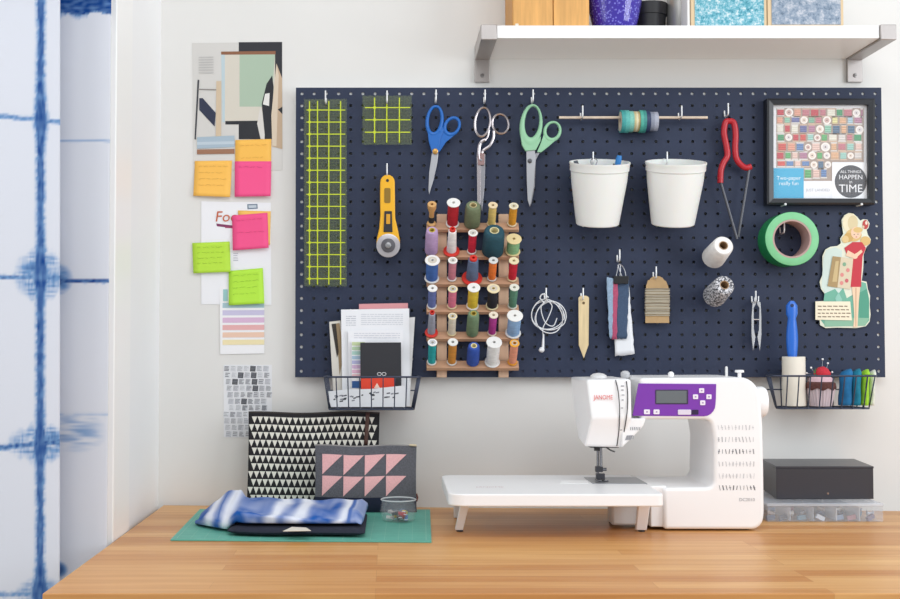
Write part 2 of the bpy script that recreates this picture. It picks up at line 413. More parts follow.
b.lathe([(.0239, 0), (.0242, .0005), (.022, .0012), (.0002, .0012)], c, (0, -1, 0), mat('#b9b5b8', .3, .6), 40); b.build('blade', rc)
b = MB(); b.lathe([(.0145, 0), (.0145, .003), (.013, .004)], c+Vector((0, -.0012, 0)), (0, -1, 0), mat('#56555b', .5), 28)
b.lathe([(.006, 0), (.006, .0035), (.005, .004)], c+Vector((0, -.0052, 0)), (0, -1, 0), mat('#9a9a9c', .3, .7), 16); b.build('hub', rc)
MB().lathe([(.0031, 0), (.0031, .0006)], P(387.5, 180.5, DH+.010), (0, -1, 0), kb, 16).build('hanging_hole', rc)

# ================================================================ SCISSORS
st = mat('#b4b5b9', .34, .8); st2 = mat('#9c9ba0', .3, .9)
# blue
t = thing('scissors', P(433, 194, DH), 'blue-handled scissors hanging on the pegboard', 'scissors')
bm_ = mat('#1464b8', .35)
b = MB(); b.ring((434.6, 121), (9.3, 16.2), (434.6, 120), (5.4, 12), DH, DH+.009, bm_, .12)
b.pp([(427.5, 128), (431, 135), (440, 132), (441.5, 124), (444, 130), (440, 140), (438.5, 153), (432, 153), (428.5, 140)], DH+.001, DH+.008, bm_); b.build('handle', t, bevel=.0012)
b = MB(); b.ring((451.8, 126.5), (8.6, 11), (452.3, 126), (5.2, 6.8), DH, DH+.008, bm_, .55)
b.pp([(444, 127), (447, 135), (454, 135.5), (446, 142), (439.5, 152), (434, 150), (438, 142), (441, 133)], DH, DH+.006, bm_); b.build('handle', t, bevel=.001)
b = MB(); b.pp([(432, 152), (438.2, 152), (437.5, 162), (433.5, 180), (429.2, 194.5), (428.4, 190), (429.2, 172)], DH+.003, DH+.0055, st); b.build('blade', t, bevel=.0006)
b = MB(); b.pp([(434, 152), (438.6, 153), (436.9, 166), (432, 184), (429.8, 193)], DH, DH+.0025, st2); b.build('blade', t, bevel=.0006)
MB().lathe([(.0058, 0), (.0058, .002), (.0035, .0035)], P(435.2, 151.4, DH+.0075), (0, -1, 0), mat('#c79a52', .3, .6), 20).build('pivot_screw', t)
# chrome shears
t = thing('shears', P(482, 212, DH), 'long all-metal dressmaking shears between the blue and the green scissors', 'scissors')
ch = mat('#b5aeb0', .25, .9)
b = MB(); b.ring((482.4, 122.3), (8.9, 16), (482.6, 122), (6.2, 13.2), DH, DH+.008, ch, .12)
b.tube(smooth_path([P(489, 130, DH+.004), P(487, 138, DH+.004), P(480.5, 143, DH+.004), P(478.7, 152, DH+.004), P(479.5, 160, DH+.004)]), [.0024]*8+[.004]*17, ch); b.build('handle', t)
b = MB(); b.ring((500.2, 124), (9.3, 11.2), (500.4, 124), (6.8, 8.6), DH, DH+.008, ch, -.2)
b.tube(smooth_path([P(493.5, 131, DH+.004), P(493.3, 138, DH+.004), P(489.5, 146, DH+.004), P(482.5, 151.5, DH+.004), P(482, 160, DH+.004)]), .0034, ch); b.build('handle', t)
b = MB(); b.pp([(476.8, 152), (481, 156), (480.8, 200), (479.5, 214), (477.3, 205)], DH+.002, DH+.005, ch); b.build('blade', t, bevel=.0006)
b = MB(); b.pp([(480.5, 154), (485.5, 154), (484.8, 185), (482, 213), (480.2, 200)], DH-.001, DH+.002, st2); b.build('blade', t, bevel=.0006)
b = MB(); b.pp(rrect(478, 153, 484.5, 165, 1), DH+.005, DH+.0075, mat('#a78a88', .25, .8)); b.lathe([(.003, 0), (.002, .0015)], P(481, 160, DH+.0075), (0, -1, 0), st2, 12); b.build('pivot_plate', t, bevel=.0006)
# green
t = thing('scissors', P(530, 206, DH), 'mint-green handled scissors with broad steel blades', 'scissors')
gm = mat('#93c6a0', .35)
b = MB(); b.ring((531, 126), (11.6, 22.2), (532, 122), (7, 15.2), DH, DH+.010, gm, .1)
b.pp([(520.5, 134), (525, 142), (535.5, 143), (541, 136), (540.5, 141), (536, 150), (525.5, 151), (522, 145)], DH+.001, DH+.009, gm); b.build('handle', t, bevel=.0014)
b = MB(); b.ring((552.3, 131.5), (9.3, 10.8), (552.6, 130.6), (5.8, 7.2), DH, DH+.008, gm, .3)
b.pp([(544, 134), (547, 140), (556.5, 139.5), (548, 147), (541, 152.5), (537, 152), (540, 145)], DH+.001, DH+.007, gm); b.build('handle', t, bevel=.0012)
b = MB(); b.pp([(526.3, 149), (535, 149), (535.5, 158), (534.3, 185), (531.3, 202), (529.8, 207), (527.6, 200), (526.8, 180)], DH+.003, DH+.006, st); b.build('blade', t, bevel=.0008)
b = MB(); b.pp([(531, 156), (540.5, 150.5), (538, 156), (535.8, 160), (535, 186), (531.5, 204), (530, 205)], DH, DH+.0028, st2); b.build('blade', t, bevel=.0006)
MB().lathe([(.0048, 0), (.0048, .0015), (.003, .0025)], P(529.8, 161, DH+.006), (0, -1, 0), mat('#55565a', .35, .7), 18).build('pivot_screw', t)

# ================================================================ DOWEL + TAPES
dd = DF+.018; rod0 = P(559, 117.6, dd); rod1 = P(707.5, 117.6, dd)
b = MB(); b.tube([rod0, rod1], .0029, mat('#d9c7b4', .55, var=.1), 10); tag(b.build('dowel_rod'), 'thin pale wooden rod carrying rolls of tape on the pegboard', 'rod')
for hx, lab in ((582.5, 'small metal hook holding the left end of the wooden rod'), (681.5, 'small metal hook holding the right end of the wooden rod')):
    dup(hp, Vector((P(hx, 117.6, DF+.027).x, -DF, P(hx, 117.6, DF).z))-Vector((0, 0, .0048)), lab)
def tape(x0, x1, rpx, cols, label):
    r = rpx*S(dd); s = Vector((P(x0, 117.6, dd).x, -dd, rod0.z-.0083)); L = P(x1, 117.6, dd).x-s.x
    t = thing('washi_tape', s+Vector((L/2, 0, -r)), label, 'tape', 'washi tape rolls on the wooden rod')
    b = MB(); n = len(cols)
    b.lathe([(r-.003, .0002), (r-.0005, .0002)]+[(r, L*k/n+.0002) for k in range(n+1)]+[(r-.0005, L-.0002), (r-.003, L-.0002)], s, (1, 0, 0), None, 32, False,
            [mat(cols[0], .5)]*2+[mat(c, .5, var=.15, scale=300) for c in cols]+[mat(cols[-1], .5)]*3, closed=True); b.build('tape', t)
    MB().lathe([(.0112, .0002), (r-.0031, .0002), (r-.0031, L-.0002), (.0112, L-.0002)], s, (1, 0, 0), mat('#d9cdb8', .7), 32, False, closed=True).build('core', t)
tape(620, 628, 11.4, ['#3e9a98', '#5cb3ac'], 'teal washi tape roll, leftmost on the wooden rod')
tape(628.2, 632.4, 10.6, ['#7cc0b2'], 'light sea-green washi tape roll beside the leftmost teal one')
tape(632.6, 638.4, 10.2, ['#c8b88a', '#d8cfae', '#c2ad7c'], 'tan patterned washi tape roll in the middle of the rod')
tape(638.6, 644.6, 11.4, ['#4fa898', '#3d8f88'], 'green-teal washi tape roll right of the tan one')
tape(644.8, 648.8, 10.9, ['#2c3a5c'], 'thin dark navy tape roll beside the grey one')
tape(649, 656.8, 9.7, ['#8d93a4', '#a7abba'], 'grey patterned tape roll, rightmost on the wooden rod')

# ================================================================ CUPS
cm = mat('#eeeeeb', .4, sss=.1)
def cup(px, label):
    s = S(DF+.07); r = 30.3*s; rb = 21.5*s; H = .1275; tilt = math.radians(14.5)
    ax = Vector((0, -math.sin(tilt), math.cos(tilt)))
    top = P(px, 162.0, DF+.077); org = top-ax*H
    prof = [(.0005, .0015), (rb-.002, .0015), (r-.0045, H*.86), (r-.0028, H*.87), (r-.0022, H), (r, H), (r, H-.003), (r-.0012, H*.955), (r-.0016, H*.87), (r-.0036, H*.855), (r-.005, H*.7), (rb, .002), (rb-.002, 0), (.0005, 0)]
    b = MB(); b.lathe(prof, org, ax, cm, 48, False, closed=True)
    return tag(b.build('cup', smooth=.5), label, 'cup', 'white cups on the pegboard'), top, ax, org
_, ct, ca, co = cup(599.8, 'white plastic cup holding pens and clips on the pegboard')
cup(676, 'empty white plastic cup on the pegboard, right of the filled one')
def stick(px, py, dz, r, col, name, label, cat, cap=None):
    q = P(px, py, DF+.077+dz); base = co+ca*.012+(q-ct)*.5+Vector((0, 0, 0))
    b = MB(); dirv = (q-base); L = dirv.length
    b.lathe([(r*.8, 0), (r, .004), (r, L-.012), (r*1.0, L-.010), (r*.75, L-.004), (r*.5, L)], base, dirv, mat(col, .4), 14)
    if cap:
        o = b.build(name, org=base); o2 = MB().lathe([(r*1.15, L-.02), (r*1.15, L-.006), (r*.9, L)], base, dirv, mat(cap, .4), 14).build('cap', o)
    else: o = b.build(name, org=base)
    tag(o, label, cat)
stick(619.5, 155.5, -.008, .0052, '#2f86cf', 'marker_pen', 'bright blue pen standing in the left white cup', 'pen', '#2a7cc4')
stick(614, 163.5, -.006, .0032, '#30343c', 'pencil', 'thin dark pencil beside the blue pen in the left cup', 'pencil')
b = MB()
for k in (-1, 1): b.tube(smooth_path([P(597+k*1.5, 175, DF+.05), P(594+k*2, 166, DF+.045), P(594+k*3.2, 161, DF+.042), P(594+k*1, 158, DF+.042)]), .0012, st2)
tag(b.build('tweezers'), 'small metal tweezers poking out of the left white cup', 'tweezers')
b = MB(); b.pp([(573.5, 161), (577.5, 160), (582, 172), (578, 174)], DF+.07, DF+.073, mat('#4a4f58', .5)); tag(b.build('seam_ripper', bevel=.001), 'dark seam ripper at the left rim of the filled white cup', 'tool')

# ================================================================ TONGS (red-handled)
t = thing('wire_tongs', P(736, 238, DH), 'red-handled metal tongs hanging open beside the picture frame', 'tongs')
rd = mat('#b3202c', .3); D2 = DF+.02
lp = [(728.6, 121), (725.5, 122.5), (724, 133), (726.6, 147), (727.3, 156), (723.4, 163), (720.8, 171), (720.3, 183)]
rp = [(728.6, 121), (733.5, 122.5), (735.6, 133), (735.2, 148), (736.3, 158), (740.5, 164.5), (746, 167.8), (751, 166.5)]
MB().tube(smooth_path([P(x, y, D2) for x, y in lp], 5), .0062, rd, 12).build('grip', t)
MB().tube(smooth_path([P(x, y, D2) for x, y in rp], 5), .0062, rd, 12).build('grip', t)
gr = mat('#5c5d63', .4, .5)
MB().tube([P(720.3, 181, D2), P(737, 239, D2)], .0028, gr).build('wire_arm', t)
MB().tube([P(749.5, 167, D2), P(738.2, 237, D2-.003)], .0028, gr).build('wire_arm', t)

# ================================================================ PICTURE FRAME
fr = thing('picture_frame', P(820, 204, DF), 'square black picture frame with a print of thread spools', 'picture frame')
fx0, fy0, fx1, fy1 = 767, 98.5, 875, 204.5; fd = DF+.024
o = [P(fx0, fy0, fd), P(fx1, fy0, fd), P(fx1, fy1, fd), P(fx0, fy1, fd)]
i_ = [P(773.5, 104.5, fd), P(868.5, 104.5, fd), P(868.5, 198.5, fd), P(773.5, 198.5, fd)]
b = MB(); V = []
for a, c in zip(o, i_): V += [a, c, c+Vector((0, .010, 0)), a+Vector((0, .0235, 0)), a+(c-a)*.3+Vector((0, -.002, 0))]
Fc = []
for k in range(4):
    j = (k+1) % 4; A = [k*5+n for n in (0, 4, 1, 2)]; B_ = [j*5+n for n in (0, 4, 1, 2)]
    for n in range(3): Fc.append((A[n], A[n+1], B_[n+1], B_[n]))
    Fc.append((k*5, k*5+3, j*5+3, j*5)); Fc.append((k*5+3, k*5+2, j*5+2, j*5+3))
b.add(V, Fc, mat('#1d2026', .35)); b.build('frame', fr, smooth=0)
b = MB(); dp = fd-.010
b.pp([(772.5, 103.5), (869.5, 103.5), (869.5, 199.5), (772.5, 199.5)], dp-.003, dp, mat('#eef0f4', .5))
def q(x, y): return (770+x/5.99, 100+y/5.99)
def qp(pts, dd_, c): b.flat([q(x, y) for x, y in pts], dd_, mat(c, .55))
qp([(38, 48), (562, 48), (562, 372), (372, 372), (372, 485), (202, 485), (202, 405), (38, 405)], dp+.0003, '#a39287')
pal = ['#c77a86', '#e9a58c', '#f0ead8', '#3f9a68', '#8fc7ae', '#5f86bc', '#d5574f', '#e6dc9c', '#a9c9d6', '#b67f9b', '#7fb69a', '#ded7d2', '#e2b48c', '#50708f', '#c9404e', '#9fcfc4', '#5bb06b', '#efc9bd', '#6a6fa4']
random.seed(11); y = 50
rows = [(50, 44), (98, 46), (146, 50), (200, 50), (254, 52), (308, 48), (360, 48), (410, 60)]
for ry, rh in rows:
    x = 40+random.uniform(-8, 8)
    while x < 548:
        w = random.uniform(38, 56); x = max(x, 38); x2 = min(x+w, 560); rh = rh+random.uniform(-3, 3); lim = 560 if ry < 320 else 368
        if ry >= 360 and x < 202 and ry+rh > 405: 
            if ry > 405: x = 204; x2 = x+w
        if x2 > lim or (ry > 405 and x2 > 368): break
        c = random.choice(pal); c = '#%02x%02x%02x' % tuple(int(int(c[k:k+2], 16)*.86) for k in (1, 3, 5)); y0, y1 = ry-1, min(ry+rh+3, 403 if x < 202 else 483)
        if random.random() < .16:
            cx, cy, rr = (x+x2)/2, (y0+y1)/2, min(w, y1-y0)*.5
            b.flat([q(cx+rr*math.cos(a*PI/9), cy+rr*math.sin(a*PI/9)) for a in range(18)], dp+.0008, mat('#efe8e2', .55))
            b.flat([q(cx+rr*.62*math.cos(a*PI/6), cy+rr*.62*math.sin(a*PI/6)) for a in range(12)], dp+.0010, mat(random.choice(['#e0cfc2', '#c9a9a2', '#d8d2d2']), .55))
            b.flat([q(cx+rr*.18*math.cos(a*PI/4), cy+rr*.18*math.sin(a*PI/4)) for a in range(8)], dp+.0012, mat('#6b5a56', .55))
        else:
            cap = '#c9ae98' if random.random() < .6 else '#d8d4d0'
            qp([(x+1, y0), (x2-1, y0), (x2-1, y0+5), (x2-5, y0+8), (x+5, y0+8), (x+1, y0+5)], dp+.0007, cap); qp([(x+1, y1), (x2-1, y1), (x2-1, y1-5), (x2-5, y1-8), (x+5, y1-8), (x+1, y1-5)], dp+.0007, cap)
            qp([(x+5, y0+7), (x2-5, y0+7), (x2-5, y1-7), (x+5, y1-7)], dp+.0006, c)
            cc = '#%02x%02x%02x' % tuple(min(255, int(int(c[k:k+2], 16)*1.25+14)) for k in (1, 3, 5)); mx_ = x+5+(x2-x-10)*.3
            for g in range(3): yy = y0+10+g*(y1-y0-20)/3; qp([(x+6, yy), (x2-6, yy), (x2-6, yy+3), (x+6, yy+3)], dp+.0008, cc)
        x = x2+random.uniform(0, 3)
qp([(22, 408), (202, 408), (202, 588), (22, 588)], dp+.0011, '#2ba9d2')
qp([(202, 485), (372, 485), (372, 588), (202, 588)], dp+.0009, '#eceef2')
qp([(372, 378), (585, 378), (585, 590), (372, 590)], dp+.0014, '#f3f4f7')
def tx(txt, x, y, h, c, dd_):
    p = P(*q(x, y), dd_); b.text(txt, h*S(dd_)/5.99*1.35, lambda u, v: p+Vector((u, 0, v)), mat(c, .6))
tx('Two-paper', 112, 468, 24, '#e6f5fb', dp+.0014); tx('really fun', 112, 500, 24, '#e6f5fb', dp+.0014)
tx('JUST LANDED', 287, 540, 17, '#a9adb6', dp+.0012)
b.flat([q(484+96*math.cos(a*PI/20), 488+98*math.sin(a*PI/20)) for a in range(40)], dp+.0017, mat('#33363f', .5))
tx('ALL THINGS', 484, 430, 17, '#eceef2', dp+.002); tx('HAPPEN', 484, 463, 29, '#eceef2', dp+.002); tx('in', 484, 491, 20, '#eceef2', dp+.002); tx('TIME', 484, 532, 50, '#eceef2', dp+.002)
b.build('print', fr, smooth=0, fix=False)
MB().pp([(773, 104), (869, 104), (869, 199), (773, 199)], dp+.003, dp+.0045, glassy('#ffffff', .045)).build('glass_pane', fr)
for hx in (781.5, 857):
    tag(MB().lathe([(.0026, 0), (.0026, .0265), (.0015, .0275)], P(hx, 205.6, DF)+Vector((0, .001, 0)), (0, -1, 0), mat('#e2e3e4', .4), 12).build('support_peg'),
        'small pale peg under the %s corner of the picture frame' % ('left' if hx < 800 else 'right'), 'peg', 'pegs under the picture frame')

# ================================================================ GREEN TAPE ROLL
c = P(792, 238.8, DF+.050); c.y = 0; R = 27*S(DF+.05); ri = 17.8*S(DF+.05)
t = thing('tape_roll', (c.x, -DF-.025, c.z-R), 'large roll of green masking tape hanging on the pegboard', 'tape')
y0 = -DF-.001
b = MB(); b.lathe([(R-.012, 0), (R, 0), (R, .049), (R-.0006, .0495), (ri+.0035, .0495)], (c.x, y0, c.z), (0, -1, 0), None, 64, False, [mat('#1f8a4e', .4)]*2+[mat('#2f9a5a', .4)]+[mat('#7cc48f', .55, var=.05, scale=40)]+[mat('#2f9a5a', .4)], closed=True); b.build('tape', t)
MB().lathe([(ri, 0), (ri+.0034, 0), (ri+.0034, .0493), (ri, .0493)], (c.x, y0, c.z), (0, -1, 0), mat('#b79a94', .75), 48, False, closed=True).build('cardboard_core', t)

# ================================================================ THREAD CONES ON PEGS
def cone(x, y, m, label, grp):
    tip = P(x, y, DF+.088); ax = Vector((.06, -math.cos(.31), math.sin(.31))).normalized(); L = .066; base = tip-ax*L
    t = thing('thread_cone', base, label, 'thread cone', grp)
    b = MB(); b.lathe([(.0105, .001), (.0235, .001), (.0238, .004), (.0222, L*.5), (.0205, L-.003), (.018, L), (.0092, L)], base, ax, m, 40, False, closed=True); b.build('thread', t)
    MB().lathe([(.0078, 0), (.0104, 0), (.0091, L+.001), (.0078, L+.001)], base, ax, mat('#a98a68', .7), 24, False, closed=True).build('paper_core', t)
    p = MB(); p.tube([P(0, 0, 0)*0+base-ax*((-DF-.0002-base.y)/ax.y*-1), base+ax*.05], .0028, HK, 10)
    tag(p.build('cone_peg', org=base), 'angled metal peg through the '+('white' if 'white thread' in label else 'grey flecked')+' thread cone', 'peg', 'pegs of the thread cones')
mb_ = mat('#e9e7e4', .8, var=.06, scale=120, bump=.4)
cone(723.5, 245.5, mb_, 'white thread cone on an angled peg above the flecked one', 'thread cones')
m_ = bpy.data.materials.new('flecked'); m_.use_nodes = True; nt = m_.node_tree; n = nt.nodes.new('ShaderNodeTexNoise'); n.inputs['Scale'].default_value = 300; n.inputs['Detail'].default_value = 2
tc = nt.nodes.new('ShaderNodeTexCoord'); nt.links.new(tc.outputs['Object'], n.inputs['Vector']); r_ = nt.nodes.new('ShaderNodeValToRGB'); r_.color_ramp.elements[0].position = .44; r_.color_ramp.elements[1].position = .56
r_.color_ramp.elements[0].color = lin('#3d3e46'); r_.color_ramp.elements[1].color = lin('#d6d6da'); nt.links.new(n.outputs['Fac'], r_.inputs['Fac']); nt.links.new(r_.outputs['Color'], nt.nodes['Principled BSDF'].inputs['Base Color']); nt.nodes['Principled BSDF'].inputs['Roughness'].default_value = .8
cone(724.5, 285, m_, 'grey and black flecked twine cone below the white one', 'thread cones')

# ================================================================ EARPHONES
b = MB(); wm_ = mat('#e9eaec', .35); pts = []
N = 240
for k in range(N):
    a = 2*PI*k/60+.5; lp_ = k//60; rx = 14.2+1.6*math.sin(k*.11)+lp_*.7; ry = 15.4+1.3*math.cos(k*.07)-lp_*.4
    pts.append(P(548.5+2.2*math.sin(k*.05)+rx*math.cos(a), 315.5+1.5*math.cos(k*.045)+ry*math.sin(a), DF+.006+.010*(.5+.5*math.sin(k*.083))+.002))
b.tube(pts, .00115, wm_, 6)
b.tube(smooth_path([P(546, 300, DF+.022), P(541, 308, DF+.018), P(545, 322, DF+.014), P(553, 326, DF+.01), P(557, 318, DF+.01)]), .0011, wm_, 6)
b.tube(smooth_path([P(546, 299.5, DF+.023), P(552, 306, DF+.018), P(548, 318, DF+.014), P(543, 328, DF+.012), P(543.3, 338, DF+.012)]), .0011, wm_, 6)
b.tube(smooth_path([P(544.5, 303, DF+.02), P(540, 298, DF+.02), P(543, 294, DF+.02), P(548.5, 297.5, DF+.02)]), .0015, wm_, 6)
ear = b.build('earphones', smooth=3); tag(ear, 'white earphones with coiled cord hanging on a hook', 'earphones')
b = MB(); b.tube([P(543.6, 334, DF+.012), P(543.2, 341, DF+.013), P(543, 349, DF+.014)], [.0014, .0025, .0028], wm_, 10)
b.lathe([(.001, 0), (.0045, .001), (.006, .004), (.0052, .008), (.002, .011)], P(543.5, 349.5, DF+.013), (-.8, -.5, -.1), wm_, 16); b.build('earbud', ear)

# ================================================================ POINT TURNER, SWATCHES, THREAD CARD, SNIPS
b = MB(); wd = mat('#dcc69a', .6, var=.1, scale=30, str=(6, 6, .6))
b.pp([(578.6, 298)]+arc((583.8, 298), 5.2, 2.6, PI, 2*PI, 7)+[(589, 298), (588.6, 345), (583.8, 358.5), (578.8, 345)], DH, DH+.003, wd)
pt_ = tag(b.build('point_turner', bevel=.0006), 'pale wooden pointed stick hanging between earphones and fabric strips', 'sewing tool')
MB().lathe([(.0028, 0), (.0028, .0004)], P(583.6, 303, DH+.003), (0, -1, 0), mat('#6a5637', .7), 14).build('hanging_hole', pt_)
# clip
cl = thing('binder_clip', P(621, 284, DH), 'black binder clip with wire handles holding fabric strips', 'clip')
b = MB(); b.pp([(613.6, 276), (629, 276), (628.4, 283.8), (614.2, 283.8)], DH-.004, DH+.010, mat('#17181c', .35)); b.build('clip_body', cl, bevel=.001)
for sx in (-1, 1):
    MB().tube(smooth_path([P(621+sx*5, 277, DH+.004*sx), P(621+sx*3.5, 270, DH+.004*sx), P(619.5+sx*1.2, 264.5, DH+.003*sx), P(619.3-sx*1, 266, DH+.003*sx), P(621+sx*1, 277, DH+.004*sx)]), .0009, st, 6).build('wire_handle', cl)
def strip(name, pts, d, m, label, cat, group=None, th=.0015):
    (x0, y0), (x1, y1), (x2, y2), (x3, y3) = pts; V = []; nu, nv = 6, 16
    for j in range(nv+1):
        v = j/nv
        for i in range(nu+1):
            u = i/nu; jag = (random.uniform(-.5, .5) if i in (0, nu) else 0)
            x = (x0*(1-u)+x1*u)*(1-v)+(x3*(1-u)+x2*u)*v+jag; y = (y0*(1-u)+y1*u)*(1-v)+(y3*(1-u)+y2*u)*v+(random.uniform(-1, .8) if j == nv else 0)
            p = P(x, y, d); p.y -= .001*math.sin(v*5+u*2); V.append(p)
    b = MB().add(V, [(j*(nu+1)+i, j*(nu+1)+i+1, (j+1)*(nu+1)+i+1, (j+1)*(nu+1)+i) for j in range(nv) for i in range(nu)], m)
    o = b.build(name, smooth=3, fix=False); md = o.modifiers.new('t', 'SOLIDIFY'); md.thickness = th; md.offset = 0
    return tag(o, label, cat, group)
g_ = 'fabric strips in the binder clip'
fb = dict(rough=.95, var=.14, scale=350, bump=.5)
strip('paper_card', [(614, 279), (628.5, 279), (634.3, 354), (614.8, 356)], DH-.0015, mat('#e8eaee', .6), 'white card hanging behind the fabric strips', 'card', None, .0006)
strip('fabric_strip', [(616, 280.5), (629.2, 280.5), (627, 338.5), (616, 338.5)], DH+.0015, mat('#41546f', **fb), 'slate blue fabric strip in the binder clip', 'fabric', g_)
strip('fabric_strip', [(612, 280), (618, 280), (616.8, 339), (611.5, 339.5)], DH+.004, mat('#b0506e', **fb), 'raspberry pink fabric strip between the blue ones', 'fabric', g_)
strip('fabric_strip', [(606.3, 277), (613.4, 278.5), (612.3, 338), (609.3, 338)], DH+.006, mat('#8fa6bd', **fb), 'pale blue frayed fabric strip at the left of the clip', 'fabric', g_)
# thread card
t = thing('thread_card', P(657, 323, DH), 'brown card wound with beige thread', 'thread card')
MB().pp([(645.3, 323), (646.2, 286), (648, 280)]+arc((656.8, 281), 7.5, 5, PI*1.05, PI*1.95, 7)+[(666, 281), (668.5, 287), (669.3, 323)], DH+.0002, DH+.002, mat('#b5966c', .8, var=.06)).build('card', t, bevel=.0003)
b = MB(); tm_ = mat('#b3aa97', .9, var=.12, scale=400, str=(.2, 1, 3))
for k in range(26):
    y = 289+k*1.05; z = P(657, y+.3*math.sin(k*2.3), DH); xa = P(645.2-.5*random.random(), y, DH).x; xb = P(669.2+.5*random.random(), y, DH).x
    b.tube([(xa, -DH-.001, z.z), (xa+.002, -DH-.0031, z.z), ((xa+xb)/2, -DH-.0036, z.z+.0005), (xb-.002, -DH-.0031, z.z), (xb, -DH-.001, z.z)], .0012, tm_ if k % 7 else mat('#8c8272', .9), 6)
b.build('wound_thread', t, smooth=3)
# snips
t = thing('thread_snips', P(756, 351, DH), 'slim silver thread snips below the flecked twine cone', 'snips')
sn = mat('#cfd0d2', .25, .75)
for sx in (-1, 1):
    b = MB(); cx = 756.6
    b.pp([(cx+sx*.6, 301), (cx+sx*4, 302), (cx+sx*4.9, 316), (cx+sx*5, 335), (cx+sx*3.4, 351), (cx+sx*1.0, 337), (cx+sx*2.6, 329), (cx+sx*2.8, 308), (cx+sx*.6, 304)], DH, DH+.004, sn); b.build('blade', t, bevel=.0008)
b = MB(); b.tube([P(754.6, 302, DH+.002), P(754.4, 297.5, DH+.002)], .0016, sn); b.tube([P(758.2, 302, DH+.002), P(758.4, 296, DH+.002)], .0016, sn); b.tube([P(752.8, 319.5, DH+.003), P(760, 319.5, DH+.003)], .0012, sn); b.build('spring', t)

# ================================================================ VINTAGE CARD
t = thing('die_cut_card', P(845, 329, DF), 'die-cut vintage card of a girl in a red dress and cream hat', 'card')
def g(x, y): return (800+x/4.278, 200+y/4.278)
d1 = DF+.005; b = MB()
out = [(180, 110), (178, 85), (190, 65), (208, 55), (228, 58), (245, 72), (258, 88), (270, 82), (288, 84), (298, 100), (294, 118), (285, 128), (290, 148), (303, 168), (300, 186), (285, 200), (272, 235), (272, 262), (270, 300), (264, 345), (285, 350), (290, 380), (300, 410), (298, 450), (302, 490), (298, 520), (282, 540), (240, 548), (160, 546), (110, 548), (86, 535), (84, 515), (66, 512), (66, 434), (104, 432), (108, 405), (90, 380), (84, 350), (98, 315), (96, 280), (96, 240), (108, 212), (130, 200), (160, 196), (175, 185), (172, 165), (185, 145)]
b.pp([g(*p) for p in out], DF+.0008, d1, mat('#dfe2cf', .55), mat('#55604e', .6)); b.build('card_board', t)
b = MB()
def gf(pts, z, c): b.flat([g(x, y) for x, y in pts], d1+z, mat(c, .6))
def ge(cx, cy, rx, ry, z, c, n=16): gf([(cx+rx*math.cos(2*PI*k/n), cy+ry*math.sin(2*PI*k/n)) for k in range(n)], z, c)
gf([(100, 250), (112, 215), (150, 202), (180, 215), (180, 400), (110, 405), (92, 372)], .0002, '#cdddd6')
gf([(90, 515), (105, 400), (150, 380), (165, 400), (185, 375), (200, 420), (235, 400), (262, 350), (282, 355), (295, 420), (296, 515), (280, 535), (110, 542)], .0003, '#6fb09a')
gf([(250, 400), (285, 380), (296, 430), (295, 510), (255, 520)], .0005, '#4f9a82')
gf([(105, 500), (295, 505), (280, 538), (105, 542)], .0007, '#88b79c'); gf([(150, 420), (165, 395), (180, 425), (170, 470)], .0009, '#8ec4b4')
ge(215, 98, 33, 42, .0006, '#e9e0c0'); ge(226, 98, 22, 32, .0008, '#d8c9a0'); ge(280, 105, 13, 20, .0007, '#b8433f'); ge(284, 98, 5, 8, .0009, '#e9d9c8'); ge(271, 115, 5, 6, .0009, '#d9c0a0')
ge(230, 150, 34, 28, .0009, '#d9b877'); ge(208, 160, 20, 20, .0010, '#caa560'); ge(280, 175, 22, 20, .0010, '#d6b473'); ge(194, 168, 15, 16, .0011, '#dfc28a'); ge(240, 140, 22, 26, .0012, '#edc9ac'); ge(248, 128, 20, 12, .0013, '#d9b877'); ge(232, 148, 2.5, 2, .0014, '#4b3a33'); ge(248, 146, 2.5, 2, .0014, '#4b3a33'); ge(241, 158, 4, 1.8, .0014, '#b8433f')
gf([(190, 205), (225, 180), (265, 180), (282, 205), (268, 240), (262, 330), (262, 372), (215, 372), (222, 300), (226, 245), (200, 232)], .0011, '#c2303f')
gf([(205, 215), (240, 235), (236, 252), (195, 238)], .0013, '#edc9ac'); gf([(222, 238), (245, 225), (262, 212), (268, 222), (240, 248)], .0013, '#edc9ac'); ge(235, 242, 12, 10, .0014, '#edc9ac')
gf([(140, 240), (228, 250), (215, 382), (118, 368)], .0015, '#d8cbb0'); gf([(140, 240), (175, 245), (160, 375), (118, 368)], .0017, '#a98f63')
gf([(152, 262), (166, 260), (158, 350), (138, 350)], .0019, '#c9b383')
for cx, cy in ((190, 275), (205, 300), (180, 320), (200, 345), (178, 355)): ge(cx, cy, 8, 9, .0019, random.choice(['#c9606a', '#d98a86', '#7fa98a']), 8)
gf([(222, 372), (258, 372), (252, 430), (248, 500), (246, 545), (228, 545), (232, 500), (228, 430)], .0012, '#e9cdae'); gf([(238, 375), (241, 375), (240, 540), (238, 540)], .0014, '#b98d6a')
gf([(66, 434), (215, 434), (222, 515), (66, 512)], .002, '#efe6cd')
for k in range(4):
    x = 76
    while x < 200: w = random.uniform(8, 20); gf([(x, 452+k*15), (x+w, 452.5+k*15), (x+w, 457+k*15), (x, 456+k*15)], .0023, '#7c6a55'); x += w+5
b.build('printed_figure', t, smooth=0, fix=False)

